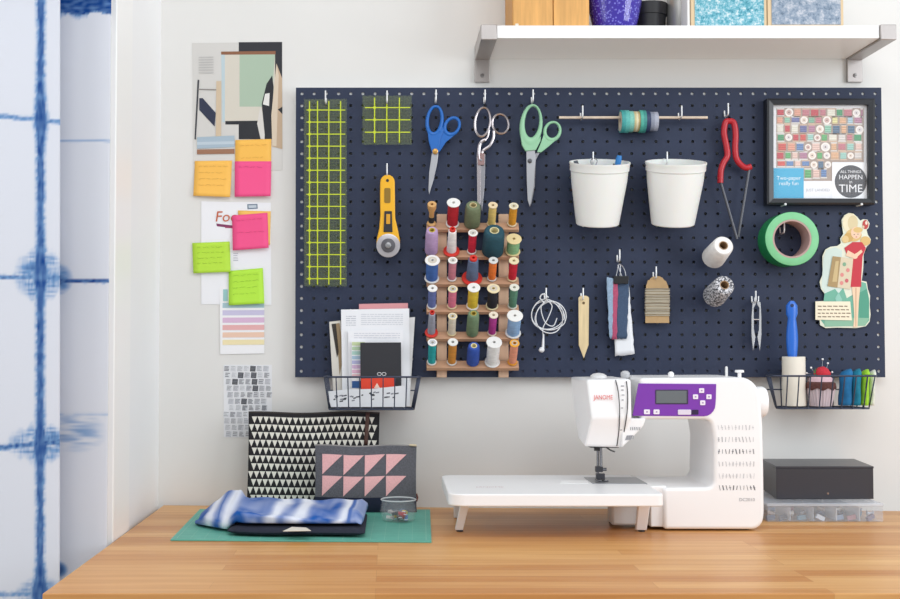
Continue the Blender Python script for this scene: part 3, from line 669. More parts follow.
# ================================================================ WIRE BASKETS
wb = mat('#3c4356', .4, .3)
def basket(x0, x1, bx0, bx1, y0, y1, n, label, ins=.02):
    dF, dB = DF+.105, DF+.006; dFb, dBb = DF+.085, DF+.012
    t = thing('wire_basket', P((x0+x1)/2, y1, DF+.05), label, 'basket', 'wire baskets on the pegboard')
    zt = P(x0, y0, dF).z; zb = P(x0, y1, dFb).z; X0, X1 = P(x0, y0, dF).x, P(x1, y0, dF).x; B0, B1 = P(bx0, y1, dFb).x, P(bx1, y1, dFb).x
    def loop(xa, xb, ya, yb, z, r): return [Vector((p[0], p[1], z)) for p in [(q_[0]+ins*((q_[1]-yb)/(ya-yb))*(1 if q_[0] < (xa+xb)/2 else -1), q_[1]) for q_ in rrect(xa, yb, xb, ya, r, 5)]]
    rim = loop(X0, X1, -dB, -dF, zt, .012); bot = loop(B0, B1, -dBb, -dFb, zb, .012)
    MB().tube(rim, .0019, wb, 8, closed=True).build('rim', t, smooth=3)
    b = MB(); b.tube(bot, .0016, wb, 8, closed=True)
    b.tube([(B0+ins/2, -(dBb+dFb)/2, zb), (B1-ins/2, -(dBb+dFb)/2, zb)], .0013, wb); b.tube([(X0+ins+.003, -dB, (zt+zb)/2+.002), (X1-ins-.003, -dB, (zt+zb)/2+.002)], .0013, wb); b.build('bottom_frame', t, smooth=3)
    b = MB()
    for k in range(n):
        u = (k+.5)/n; xb_ = B0+.006+(B1-B0-.012)*u; xt = xb_+(u-.5)*.004; xk = xb_-(u-.5)*1.8*ins
        b.tube(smooth_path([(xt, -dF, zt), (xb_, -dFb-.003, zb+.006), (xb_, -dFb+.003, zb), (xk, -dBb-.003, zb), (xk, -dBb, zb+.006), (xk, -dB, zt)], 4), .0013, wb, 6)
    for k in range(4):
        u = (k+.5)/4; yt = -dB+(dB-dF)*u; yb_ = -dBb+(dBb-dFb)*u
        for xa, xb_, sg in ((X0, B0, 1), (X1, B1, -1)): b.tube([(xa+sg*ins*(1-u), yt, zt), (xb_+sg*ins*(1-u), yb_, zb)], .0013, wb, 6)
    b.build('wires', t, smooth=3)
    return X0, X1, zt, zb, B0, B1
LB = basket(323.5, 421, 328.5, 414.5, 377, 409.5, 7, 'dark wire basket full of papers below the rulers', .005)
RB = basket(771, 879, 777, 872, 376, 408.5, 8, 'dark wire basket with the lint roller and pincushion at right')
# papers in left basket
def paper(name, pts, d0, d1_, col, label, cat, prints=(), group=None, th=.0008, lean=0):
    b = MB(); b.pp(pts, d0, d1_, mat(col, .65))
    for pr in prints: b.flat(pr[0], d1_+.0003+(pr[2] if len(pr) > 2 else 0), mat(pr[1], .65))
    return tag(b.build(name, smooth=0), label, cat, group)
zbp = P(370, 408, DF+.05)
def lines(x0, y0, x1, n, dy, col, sk=0, hh=.35):
    o = []
    for k in range(n):
        x = x0
        while x < x1:
            w = random.uniform(1.5, 6); w = min(w, x1-x)
            o.append(([(x, y0+k*dy+sk*(x-x0)), (x+w, y0+k*dy+sk*(x+w-x0)), (x+w, y0+k*dy+hh*2), (x, y0+k*dy+hh*2)], col)); x += w+.7
    return o
R4 = lambda a, c, e, f: [(a, c), (e, c), (e, f), (a, f)]
gp = 'papers in the left basket'; d = DF+.014
paper('paper_sheet', [(359, 304), (408, 303), (407, 405), (360, 405)], d, d+.001, '#dc9a9f', 'pink sheet standing at the back of the left basket', 'paper', (), gp)
paper('greeting_card', [(329.2, 321.8), (340.5, 320.5), (347, 405), (334, 405)], d, d+.0015, '#d9d5cc', 'narrow folded card with brown stripe at left in the paper basket', 'card',
      [([(331.5, 324), (336, 323.5), (338.8, 352), (337, 358)], '#332d28'), ([(336, 323.5), (339.6, 323), (344, 355), (339.5, 375)], '#9a8465')], gp)
paper('paper_sheet', [(405, 318), (415, 317), (409.5, 405), (400, 405)], d+.003, d+.004, '#dcdcdc', 'narrow grey-white sheet leaning right in the paper basket', 'paper', (), gp)
paper('paper_sheet', [(341, 309.6), (409.2, 308.4), (410, 406), (342.5, 406)], d+.006, d+.007, '#eef0f4', 'large white printed sheet behind everything in the paper basket', 'paper',
      lines(346, 316, 356, 5, 2.2, '#bfc2cc')+lines(361, 314, 403, 6, 2, '#cfd2da'), gp)
paper('paper_sheet', [(348, 330.5), (403, 330), (404, 406), (349, 406)], d+.012, d+.013, '#f1f2f6', 'smaller white sheet with faint text in the paper basket', 'paper', lines(354, 333, 400, 3, 2.2, '#cfd2dc'), gp)
st_ = ['#c6d6a8', '#b8d2b0', '#a9cfc4', '#a9c4d8', '#b2b4d8', '#d0b2d2', '#e0b4cc', '#e8bcc4']
paper('colour_chart', [(351.5, 341), (366, 341), (366, 406), (352, 406)], d+.018, d+.019, '#f3f3f5', 'strip of pastel colour bars left of the black booklet', 'paper',
      [(R4(352, 342+k*4.6, 365, 345.6+k*4.6), c) for k, c in enumerate(st_)]+[(R4(352, 381, 364, 388), '#2f5f9c')], gp)
bk = paper('booklet', [(360.3, 342.6), (401, 342.4), (401.5, 400), (360.6, 400)], d+.024, d+.029, '#2a2b31', 'black booklet in the middle of the paper basket', 'booklet')
b = MB()
for cx in (379.3, 384): b.tube([P(cx+2*math.cos(a*PI/8), 374+1.5*math.sin(a*PI/8), d+.0296) for a in range(16)], .0006, mat('#e8e8ea', .5), 6, closed=True)
b.build('cover_emblem', bk)
paper('red_card', [(361, 378.5), (394, 377.8), (394.5, 402), (361.5, 402)], d+.034, d+.036, '#e0442c', 'bright red-orange card in front of the black booklet', 'card', [([(374, 388), (377, 383), (380, 388)], '#f0d8c8')], gp)
pr = []
for k in range(30):
    x = random.uniform(330, 396); y = 392+ (396-x)*.08+random.uniform(-2, 5); w = random.uniform(1.5, 4)
    pr.append(([(x, y), (x+w, y-.6), (x+w, y+.8), (x, y+1.2)], random.choice(['#3b3d45', '#5a5c66', '#8b8d96'])))
paper('paper_sheet', [(326.5, 391.5), (345, 389.5), (370, 389), (404, 385.5), (405.5, 407), (331, 407)], d+.046, d+.047, '#e6e8ec', 'low white sheet with black scribbled print at the front of the paper basket', 'paper', pr, gp)

# right basket contents
lr = thing('lint_roller', P(793, 407, DF+.045), 'lint roller with white roll and blue handle in the right basket', 'lint roller')
DL = DF+.045; ax = Vector((0, 0, 1)); zb_ = RB[3]+.0035; rr = 11.2*S(DL)
cx = P(793.8, 380, DL).x; zt_ = P(793.8, 357, DL).z
MB().lathe([(.018, 0), (rr, 0), (rr, zt_-zb_), (rr-.001, zt_-zb_+.0008), (.017, zt_-zb_+.0008), (.017, 0.002)], (cx, -DL, zb_), ax, mat('#e8e3d6', .7), 40, False, closed=True).build('paper_roll', lr)
b = MB(); h0 = P(792, 355, DL).z; h1 = P(792, 301, DL).z; hx = P(792, 330, DL).x
prof = [(0, .003), (.004, .0068), (.012, .0092), (.025, .0104), (.05, .0104), (.08, .0086), (.10, .0072), (h1-zt_+.0, .0066)]
V = []; n = 14
for k in range(n+1):
    u = k/n; z = zt_-.01+(h1-zt_+.01)*u; w = .0075+.0045*math.sin(min(1, u*1.35)*PI)**1.0 if u < .74 else .0118
    if u > .9: w *= math.sqrt(max(.05, 1-((u-.9)/.1)**2*.85))
    for j in range(16): a = 2*PI*j/16; V.append((hx+w*math.cos(a), -DL+.0075*math.sin(a)*(1 if u < .95 else .6), z))
Fc = [(k*16+j, k*16+(j+1) % 16, (k+1)*16+(j+1) % 16, (k+1)*16+j) for k in range(n) for j in range(16)]+[list(range(16)), list(range(n*16, n*16+16))]
b.add(V, Fc, mat('#2268cc', .3)); b.build('handle', lr)
MB().lathe([(.0035, 0), (.0035, .0012)], P(792, 305.5, DL+.0065), (0, -1, 0), mat('#16305e', .6), 16).build('hanging_hole', lr)
# pincushion
pc = thing('pincushion', (P(821, 407, DF+.055).x, -DF-.055, zb_), 'cupcake-shaped pincushion with red top and pins in the right basket', 'pincushion')
px_, py_ = P(821, 407, DF+.055).x, -DF-.055
b = MB(); V = []; n = 48; lv = [(.020, 0), (.026, .028), (.027, .040)]
for r, h in lv:
    for k in range(n): a = 2*PI*k/n; q_ = r*(1+.04*(1 if k % 2 else -1)); V.append((px_+q_*math.cos(a), py_+q_*math.sin(a), zb_+h))
b.add(V, [(i*n+k, i*n+(k+1) % n, (i+1)*n+(k+1) % n, (i+1)*n+k) for i in range(2) for k in range(n)]+[list(range(n))], mat('#cdbfc6', .8)); b.build('felt_case', pc)
b = MB(); V = []
for i, (r, h) in enumerate([(.0285, .034), (.030, .038), (.0285, .046), (.024, .049)]):
    for k in range(n): a = 2*PI*k/n; V.append((px_+r*math.cos(a), py_+r*math.sin(a), zb_+h+(.0025*math.sin(8*a) if i < 2 else 0)))
b.add(V, [(i*n+k, i*n+(k+1) % n, (i+1)*n+(k+1) % n, (i+1)*n+k) for i in range(3) for k in range(n)]+[list(range(3*n, 4*n))], mat('#5f3a36', .9, var=.2, scale=200)); b.build('brown_icing', pc)
MB().lathe([(.024, .047), (.0225, .056), (.015, .062), (.001, .063)], (px_, py_, zb_), ax, mat('#d9b9c2', .9), 30).build('pink_icing', pc)
tx_, tz_ = px_, zb_+.060
MB().lathe([(.013, -.002), (.017, .003), (.0155, .010), (.009, .017), (.001, .020)], (px_+.001, py_-.004, tz_), (.2, 0, 1), mat('#c02a3a', .85, var=.15, scale=300, bump=.5), 28).build('red_strawberry', pc, smooth=3)
b = MB()
for k in range(5): a = PI*.55+k*.55; b.add([(px_-.008, py_-.008, tz_+.012), (px_-.008+.012*math.cos(a), py_-.012, tz_+.010+.010*math.sin(a)), (px_-.004+.009*math.cos(a+.4), py_-.008, tz_+.009+.008*math.sin(a+.4))], [(0, 1, 2)], mat('#2f7a4a', .8))
b.build('green_leaf', pc)
for dx, dz, dy, in ((.006, .034, .004), (.0135, .026, -.004), (-.019, .017, 0), (-.026, .006, .006), (.024, .008, .002)):
    b = MB(); b0 = Vector((px_+dx*.6, py_+dy, tz_+.004)); b1 = Vector((px_+dx, py_+dy, tz_+dz))
    b.tube([b0, b1], .0004, st, 5)
    b.lathe([(.0002, -.0022), (.0016, -.0016), (.0023, 0), (.0016, .0016), (.0002, .0022)], b1, (0, 0, 1), mat('#e8e8ea', .3), 12); b.build('pin', pc, smooth=3)
# fabric bundles
def bundle(name, x0, x1, y0, dm, w, m, label, hgt=0, lean=0):
    b = MB(); n = 10; V = []; mm = 14; X0, X1 = P(x0, 390, dm).x, P(x1, 390, dm).x; zt = P(x0, y0, dm).z; cx, hw = (X0+X1)/2, (X1-X0)/2
    for i in range(n+1):
        u = i/n
        for k in range(mm):
            a = 2*PI*k/mm; s_ = 1-.25*(u > .9)+.06*math.sin(u*9+k)
            V.append((cx+lean*u+hw*s_*math.cos(a), -dm+w*s_*math.sin(a), zb_+.001+(zt-zb_)*u+.004*math.cos(a)*u))
    b.add(V, [(i*mm+k, i*mm+(k+1) % mm, (i+1)*mm+(k+1) % mm, (i+1)*mm+k) for i in range(n) for k in range(mm)]+[list(range(mm)), list(range(n*mm, n*mm+mm))], m)
    return tag(b.build(name, smooth=3), label, 'fabric', 'folded fabrics in the right basket')
fb2 = dict(rough=.85, var=.2, scale=60, bump=.6)
bundle('folded_fabric', 838.5, 850.5, 371, DF+.050, .016, mat('#1c6fa4', **fb2), 'deep blue folded fabric beside the pincushion', lean=.004)
bundle('folded_fabric', 851, 859.3, 371, DF+.052, .016, mat('#187f9c', **fb2), 'teal blue folded fabric between the deep blue and lime ones', lean=.003)
bundle('folded_fabric', 859.7, 867, 371.5, DF+.050, .016, mat('#a3d937', **fb2), 'lime green folded fabric in the right basket', lean=.004)
bundle('folded_fabric', 867.4, 873, 372, DF+.048, .014, mat('#dfe3d6', **fb2), 'white folded fabric at the right end of the right basket', lean=.005)

# ================================================================ THREAD RACK AND SPOOLS
wr = mat('#c4997a', .6, var=.12, scale=22, str=(1, 4, 4))
rk = thing('thread_rack', P(472, 377, DF), 'wooden thread rack with six rails hanging on the pegboard', 'rack')
for a, c in ((436.8, 446.8), (498.6, 508.6)):
    MB().pp([(a, 214), (c, 214), (c, 377.5), (a, 377.5)], DF+.0005, DF+.011, mat('#cdaa8e', .6, var=.1, scale=20, str=(4, 4, .6))).build('upright', rk, bevel=.0008)
barY = [227, 254.5, 281.5, 309, 336, 365]
for y in barY:
    c = P(472, y, DF+.020); x0 = P(426.5, y, DF+.02).x; x1 = P(518.5, y, DF+.02).x
    M = Matrix.Translation((0, c.y, c.z)) @ Matrix.Rotation(math.radians(49), 4, 'X')
    MB().box((x0, -.011, -.005), (x1, .0085, .004), wr, M).build('rail', rk, bevel=.0008)
TS = math.radians(49); AX = Vector((0, -math.sin(TS), math.cos(TS)))
# kind, x, top y, bottom y, width px, thread colour, spool colour, label
W_, CR, WO, RD = '#eceae6', '#e8d9b0', '#d3a468', '#d8352a'
SP = [
 [('wood', 432, 204, 226, 9.4, '#2c2a2a', WO, 'bare wooden spool with black thread bands, left end of the top rail'), ('fl', 453.6, 202.5, 226, 13.6, '#b81f2c', W_, 'red thread spool with wide white end on the top rail'),
  ('cone', 473.2, 205, 229.5, 16, '#6f7a5c', '#c9b98a', 'olive green thread cone on the top rail'), ('fl', 493, 205, 225, 9.6, '#e2c878', '#e6cfa8', 'pale yellow thread spool on the top rail'), ('fl', 513.8, 205.5, 227, 9.6, '#dd9a2c', '#eadfc0', 'golden orange thread spool, right end of the top rail')],
 [('cone', 432, 230, 256, 12.8, '#b79ac4', '#c9b24e', 'lavender thread spool on the second rail from the top'), ('ped', 452.6, 228.5, 254.5, 10, '#efecea', RD, 'white thread on a red cone stand on the second rail'),
  ('fl', 473, 232.5, 254.5, 9.8, '#d02540', W_, 'red thread spool with small white end on the second rail'), ('cone', 494.4, 230.5, 258.5, 21.5, '#1d4a58', '#e0d6a8', 'biggest thread cone, dark teal, on the second rail'), ('wood2', 514, 238.5, 257, 15.5, '#8dc08d', '#e3cf9a', 'light green thread on a wide cream spool on the second rail')],
 [('fl', 432.4, 260, 283, 15, '#3f68ae', W_, 'medium blue thread spool with wide white end on the third rail'), ('fl', 452.8, 260, 282, 9.6, '#cf8493', W_, 'dusty pink thread spool on the third rail'),
  ('ped', 473.5, 257.5, 282.5, 12.6, '#5c6f8e', RD, 'slate blue thread on a red cone stand'), ('fl', 493.4, 260, 282, 9.6, '#ee7c34', '#d9d9d6', 'bright orange thread spool on the third rail'), ('fl', 514, 260.5, 281, 10.2, '#cf2136', CR, 'red thread spool with cream end, right end of the third rail')],
 [('fl', 432.5, 288, 309, 10, '#6474ae', W_, 'periwinkle thread spool, left end of the fourth rail'), ('fl', 452.8, 288.7, 309, 10, '#e27b96', CR, 'rose pink thread spool on the fourth rail'),
  ('fl', 473.8, 287.2, 311.5, 13, '#e2c33c', W_, 'yellow thread spool with wide white end'), ('fl', 493.5, 288.2, 310.5, 13, '#20222c', CR, 'black thread spool with cream ends'), ('fl', 514.4, 287.2, 307.5, 9.8, '#5a8a72', '#dfe0d2', 'grey-green thread spool, right end of the fourth rail')],
 [('ped', 432.2, 311.7, 335.5, 8, '#9a9dab', RD, 'silver-grey thread on a red stand, left end of the fifth rail'), ('fl', 452.6, 316, 335, 9.4, '#e6dcc8', CR, 'cream thread spool on the fifth rail'),
  ('cone', 473.6, 313.4, 339, 12, '#6f8767', '#b8a24a', 'sage green thread tube on the fifth rail'), ('fl', 493.6, 314.8, 336, 9.4, '#b53a92', '#e8dcc8', 'magenta thread spool on the fifth rail'), ('fl', 515, 315.4, 338.5, 16, '#8fb4dc', W_, 'pale blue thread spool with very wide white ends')],
 [('fl', 432.5, 342.2, 364, 9.6, '#1fa3a6', W_, 'turquoise thread spool, left end of the bottom rail'), ('fl', 452.9, 341.8, 364, 10.2, '#cf8a35', '#e2e2de', 'amber thread spool on the bottom rail'),
  ('cone', 474, 345.8, 363, 12.6, '#2c50a8', '#eadfae', 'short royal blue thread tube on the bottom rail'), ('fl', 494.2, 342, 367, 15.6, '#ecebe8', '#e6e5e2', 'large white thread spool on the bottom rail'), ('fl', 514.6, 343, 362.5, 10, '#e79a7c', '#e9a534', 'peach thread spool with orange end, right end of the bottom rail')]]
ny_ = 0
for ri_, row in enumerate(SP):
    for kind, x, yt, yb_, w, tcx, scx, lab in row:
        s = S(DF+.05); r = w/2*s
        L = max(.02, ((yb_-yt)*s-.75*r)/.656)
        bb = P(x, barY[ri_]-1.5, DF+.020); off = AX*.0046; base = bb+off
        # keep the foot of the spool on its rail, then push the length so the head lands where it is seen
        want = P(x, yt, -base.y + .755*L).z; L = max(.018, min(.075, (want-base.z)/.656)); base.x = P(x, yt, -base.y+.755*L).x - 0
        tm2 = mat(tcx, .7, var=.10, scale=260, str=(.3, .3, 1), bump=.3); sm2 = mat(scx, .45)
        t = thing('thread_spool', base, lab, 'thread spool', 'thread spools on the wooden rack')
        hole = mat('#3b3428', .8); a = MB(); c = MB(); ho = min(.0032, r*.45)
        if kind == 'cone':
            ho = r*.36; a.lathe([(ho+.0012, .0008), (r*1.0, .0008), (r*1.02, .003), (r*.99, L*.8), (r*.9, L-.002), (r*.8, L), (ho+.0018, L)], base, AX, tm2, 32, False, closed=True)
            c.lathe([(ho, 0), (ho+.0012, 0), (ho+.0017, L+.0008), (ho, L+.0008)], base, AX, sm2, 24, False, closed=True)
        elif kind == 'ped':
            a.lathe([(ho+.0012, .0035), (r*.98, .0035), (r, .006), (r*.8, L-.006), (ho+.0015, L-.005)], base, AX, tm2, 28, False, closed=True)
            c.lathe([(ho, 0), (r*1.65, 0), (r*1.65, .002), (ho+.0011, .0033), (ho+.001, L-.0045), (r*.62, L-.0045), (r*.6, L), (ho, L)], base, AX, sm2, 28, False, closed=True)
        elif kind == 'wood':
            a.lathe([(r*.62, L*.12), (r*.66, L*.16), (r*.62, L*.2), (r*.62, L*.3), (r*.66, L*.34), (r*.62, L*.38)], base, AX, tm2, 24)
            c.lathe([(ho, 0), (r*.95, 0), (r*.95, .003), (r*.55, .006), (r*.55, L*.6), (r*.95, L*.82), (r*.95, L), (ho, L)], base, AX, sm2, 28, False, closed=True)
        else:
            fl = .0022; k = .8 if kind == 'fl' else .86
            if w > 13: k = .8
            a.lathe([(ho+.0008, fl), (r*k, fl+.0008), (r*k*1.02, L*.5), (r*k, L-fl-.0006), (ho+.0008, L-fl)], base, AX, tm2, 28, False, closed=True)
            c.lathe([(ho, 0), (r*.98, 0), (r, .0008), (r*.96, fl), (ho+.0007, fl), (ho+.0007, L-fl), (r*.96, L-fl), (r, L-.0008), (r*.95, L), (ho, L)], base, AX, sm2, 32, False, closed=True)
            if random.random() < .6: c.lathe([(ho+.001, L+.0001), (r*.62, L+.0001), (r*.62, L+.0004), (ho+.001, L+.0004)], base, AX, mat(random.choice(['#b9b6b0', '#cfc7b8', '#aeb4c0']), .5), 20, False, closed=True)
        a.build('thread', t); c.build('spool_body', t)
        MB().tube([base-AX*.004, base+AX*(L*.7)], min(.0022, ho*.7), wr, 8).build('peg', rk)

# ================================================================ WALL PAPERS
ws = .0008
def zf(ox, oy, s): return lambda x, y: (ox+x/s, oy+y/s)
g3 = zf(180, 30, 3.525)
def sheet(name, pts, d, col, prints, label, cat, group=None, texts=()):
    b = MB(); b.pp(pts, d-.0005, d, mat(col, .6)); 
    for i, pr_ in enumerate(prints): b.flat(pr_[0], d+.00015+.00006*i if len(prints) < 60 else d+.0002, mat(pr_[1], .6))
    for txt, x, y, h, c_ in texts:
        p = P(x, y, d+.0012); b.text(txt, h*S(d), lambda u, v: p+Vector((u+v*.15, 0, v)), mat(c_, .6))
    return tag(b.build(name, smooth=0), label, cat, group)
G = lambda *pts: [g3(x, y) for x, y in pts]
sheet('magazine_page', G((42, 46), (360, 42), (361, 495), (190, 495), (46, 470)), ws, '#d6d4d0', [
 (G((42, 46), (205, 44), (205, 385), (52, 385)), '#d0ceca'),
 (G((207, 43), (360, 42), (360, 200), (325, 385), (207, 385)), '#24252d'), (G((146, 84), (335, 84), (335, 322), (150, 322)), '#d3cdc0'),
 (G((145, 84), (158, 84), (158, 325), (150, 325)), '#b9cbd2'), (G((210, 86), (335, 86), (328, 180), (300, 270), (210, 270)), '#a9bda8'), (G((145, 76), (337, 74), (337, 86), (145, 87)), '#8a5b40'),
 (G((160, 321), (330, 319), (325, 385), (210, 385), (208, 333), (160, 333)), '#1f2128'), (G((283, 268), (300, 320), (298, 385), (284, 384), (272, 330)), '#d6d2cc'),
 (G((325, 160), (330, 200), (322, 350), (300, 384), (288, 260), (305, 190)), '#1b1d25'), (G((300, 225), (316, 222), (314, 268), (292, 262)), '#e2e0dc'),
 (G((340, 118), (360, 170), (361, 420), (325, 410), (322, 300), (332, 200)), '#c2a98e'), (G((340, 118), (348, 160), (340, 410), (325, 408), (322, 300)), '#d8c8b2'), (G((345, 280), (361, 270), (361, 297)), '#1f2128'),
 (G((68, 240), (80, 240), (126, 292), (122, 340), (68, 282)), '#232a44'), (G((62, 175), (68, 176), (56, 386), (51, 385)), '#3a3b42'), (G((64, 207), (135, 209), (135, 213), (64, 211)), '#8a8480'),
 (G((128, 180), (145, 180), (145, 375), (126, 375)), '#cdb99e'), (G((60, 378), (192, 372), (192, 412), (60, 418)), '#a5b8c6'), (G((60, 395), (192, 392), (192, 402), (60, 405)), '#bccad4'),
 (G((60, 421), (192, 419), (192, 436), (60, 438)), '#9a6f55')]+[(G((66, 95+k*9), (118, 94+k*9), (118, 97+k*9), (66, 98+k*9)), '#bcbab8') for k in range(7)],
 'magazine page with geometric green, black and beige shapes taped to the wall', 'paper')
g4 = zf(180, 190, 3.525); G4 = lambda *pts: [g4(x, y) for x, y in pts]
sheet('printed_flyer', G4((75, 40), (320, 45), (322, 405), (75, 403)), ws+.0004, '#eeeff3',
 [(G4((128, 118), (185, 125), (250, 112), (250, 118), (185, 134), (130, 128)), '#7c2f5c'), (G4((155, 128), (215, 130), (215, 136), (160, 134)), '#9a3a62'), (G4((237, 50), (273, 49), (274, 66), (238, 68)), '#6a7c90'), (G4((241, 54), (269, 53), (270, 62), (242, 64)), '#c2ccd6')]
 +[(G4((188, 222+8*k), (188+random.randint(10, 28), 222+8*k), (205, 225+8*k), (188, 225+8*k)), '#b9bac4') for k in range(4)],
 'white flyer with orange lettering under the sticky notes', 'paper', None, [('Foo', 227, 217, 15, '#c4613a')])
sc = ['#a9c8d2', '#c9c4e0', '#dab8d6', '#e6b0b0', '#ecc8b2', '#f0e2b4']
sheet('colour_stripe_sheet', G4((140, 340), (297, 340), (297, 576), (142, 579)), ws+.0012, '#f2f2f4',
 [(G4((150, 398+26*k), (297, 397+26*k), (297, 415+26*k), (150, 416+26*k)), c) for k, c in enumerate(sc)]+[(G4((152, 350), (168, 350), (168, 392), (152, 392)), '#9ac8c8')],
 'white sheet with pastel rainbow stripes, lowest below the green notes', 'paper')
g5 = zf(210, 350, 5.99); b = MB(); d = ws
b.pp([(223.4, 364.8), (271.8, 365), (272, 438), (223.8, 437.2)], .0001, d, mat('#e6e7ea', .7)); random.seed(5)
cw, chh = 39, 40; a_ = .12
dark = {(0, 5), (2, 2), (3, 5), (5, 3), (1, 3), (6, 0)}
for r in range(11):
    for c_ in range(8):
        ox = 46+c_*cw+(r*5) % 39; oy = 93+r*39.2
        if ox < 80 or ox+33 > 374: continue
        dk = (r, c_) in dark or random.random() < .05; gcol = '#54565c' if dk else random.choice(['#d6d8dc', '#ccced4', '#dcdee2'])
        pt4 = lambda x, y: g5(ox+x-.1*y+.0, oy+y+.06*x)
        b.flat([pt4(1, 1), pt4(34, 1), pt4(34, 35), pt4(1, 35)], d+.0002, mat(gcol, .7))
        if dk:
            for k in range(3): b.flat([pt4(5, 6+k*9), pt4(30, 6+k*9), pt4(28, 8+k*9), pt4(5, 8+k*9)], d+.0004, mat('#8a8c92', .7))
        else:
            nl = random.choice([3, 4, 5]); hh = random.choice([1.5, 2.5, 4]); kk = random.choice(['#7e8087', '#8a8c92', '#5f6168'])
            for k in range(nl): x_ = random.uniform(20, 33); b.flat([pt4(3, 4+k*30/nl), pt4(x_, 4+k*30/nl), pt4(x_, 4+hh+k*30/nl), pt4(3, 4+hh+k*30/nl)], d+.0004, mat(kk, .7))
tag(b.build('newsprint_sheet', smooth=0), 'grey newsprint-patterned sheet on the wall behind the triangle pouch', 'paper')
# sticky notes
def note(pts, d, col, lift, label, ink, nlines, words=True):
    (a, b0, c, e) = pts; nu, nv = 6, 10; V = []
    def pos(u, v, off=0):
        x = (a[0]*(1-u)+b0[0]*u)*(1-v)+(e[0]*(1-u)+c[0]*u)*v; y = (a[1]*(1-u)+b0[1]*u)*(1-v)+(e[1]*(1-u)+c[1]*u)*v
        p = P(x, y, d); p.y -= lift*v**2.4*(.8+.3*u)+off; return p
    for j in range(nv+1):
        for i in range(nu+1): V.append(pos(i/nu, j/nv))
    t = MB().add(V, [(j*(nu+1)+i, j*(nu+1)+i+1, (j+1)*(nu+1)+i+1, (j+1)*(nu+1)+i) for j in range(nv) for i in range(nu)], mat(col, .6)).build('sticky_note', smooth=3, fix=False)
    md = t.modifiers.new('t', 'SOLIDIFY'); md.thickness = .0003; md.offset = 0
    tag(t, label, 'sticky note', 'sticky notes on the wall')
    if nlines:
        m = MB()
        for k in range(nlines):
            u = .12; v = .16+k*.7/nlines
            while u < .8:
                w = random.uniform(.06, .2); x = u
                pts_ = [pos(u+w*s_/5, v+random.uniform(-.02, .02), .0006) for s_ in range(6)]; m.tube(pts_, .00022, mat(ink, .7), 4); u += w+.05
        m.build('handwriting', t, smooth=3)
note([(235.3, 140), (271.4, 139), (271, 175), (235, 175)], ws+.0012, '#f7bd52', .001, 'orange sticky note overlapping the magazine page, half under a pink one', '#c99a3e', 2)
note([(194.8, 161), (232, 160.5), (230.6, 197.4), (193.6, 196)], ws+.0016, '#f8be55', .006, 'orange sticky note on bare wall left of the top pink one', '#b98c3c', 4)
note([(234.8, 161.3), (271.3, 161.3), (270.8, 196.3), (234.8, 197)], ws+.0032, '#f4508c', .004, 'pink sticky note directly below the orange one on the magazine page', '#b03468', 1)
note([(238, 210.4), (270.8, 211.3), (270, 245), (239, 245)], ws+.0018, '#f5c05e', .001, 'orange sticky note almost hidden behind the lower pink one', '#c99a3e', 0)
note([(232, 215.5), (267.5, 212.7), (268.9, 248), (233, 250.6)], ws+.004, '#f24f8a', .005, 'lower pink sticky note stuck on the white flyer', '#c23a70', 2)
note([(192.2, 243), (229.6, 241.6), (231, 272), (193.6, 273.4)], ws+.0022, '#b7e23c', .005, 'bright green sticky note at the left edge of the flyer', '#7ea52a', 4)
note([(228.6, 271), (262.8, 268), (264.6, 303.6), (229, 305.4)], ws+.0036, '#b4e83e', .005, 'bright green sticky note overlapping the rainbow stripe sheet', '#7fae2c', 4)

# ================================================================ SHELF
sd = .175; zu = P(600, 38.2, sd).z; ztp = P(600, 25.4, sd).z
sx0 = P(497, 31, sd).x; sx1 = P(879.5, 31, sd).x
tag(MB().box((sx0, -.001, zu), (sx1, -sd, ztp), mat('#f3f3f2', .35)).build('wall_shelf', bevel=.001), 'long white wall shelf above the pegboard', 'shelf')
zp = P(483, 82.5, .004).z
def bracket(xa, xb, label):
    m = mat('#b3adaa', .38, .75, var=.05, scale=60, str=(20, 1, 20))
    t = thing('shelf_bracket', ((xa+xb)/2, -.005, zp), label, 'bracket', 'shelf brackets')
    b = MB(); b.box((xa, -sd-.004, zu-.004), (xb, -.0095, ztp+.001), m); b.build('arm', t, bevel=.0015)
    b = MB(); b.box((xa, -.0005, zp), (xb, -.009, ztp+.001), m); b.build('wall_plate', t, bevel=.001)
    b = MB(); c = Vector(((xa+xb)/2, -.009, zp+.014)); b.lathe([(.0045, 0), (.004, .0015), (.0012, .0018)], c, (0, -1, 0), mat('#8e8a88', .3, .9), 18)
    b.box(c+Vector((-.003, -.0017, -.0005)), c+Vector((.003, -.0021, .0005)), mat('#3c3a39', .5)); b.build('screw', t)
wbr = P(497, 31, sd).x-P(481, 31, sd).x
bracket(sx0-wbr-.0005, sx0-.0005, 'brushed metal bracket at the left end of the shelf'); bracket(sx1+.0005, sx1+wbr+.0005, 'brushed metal bracket at the right end of the shelf')
zs = ztp+.0006
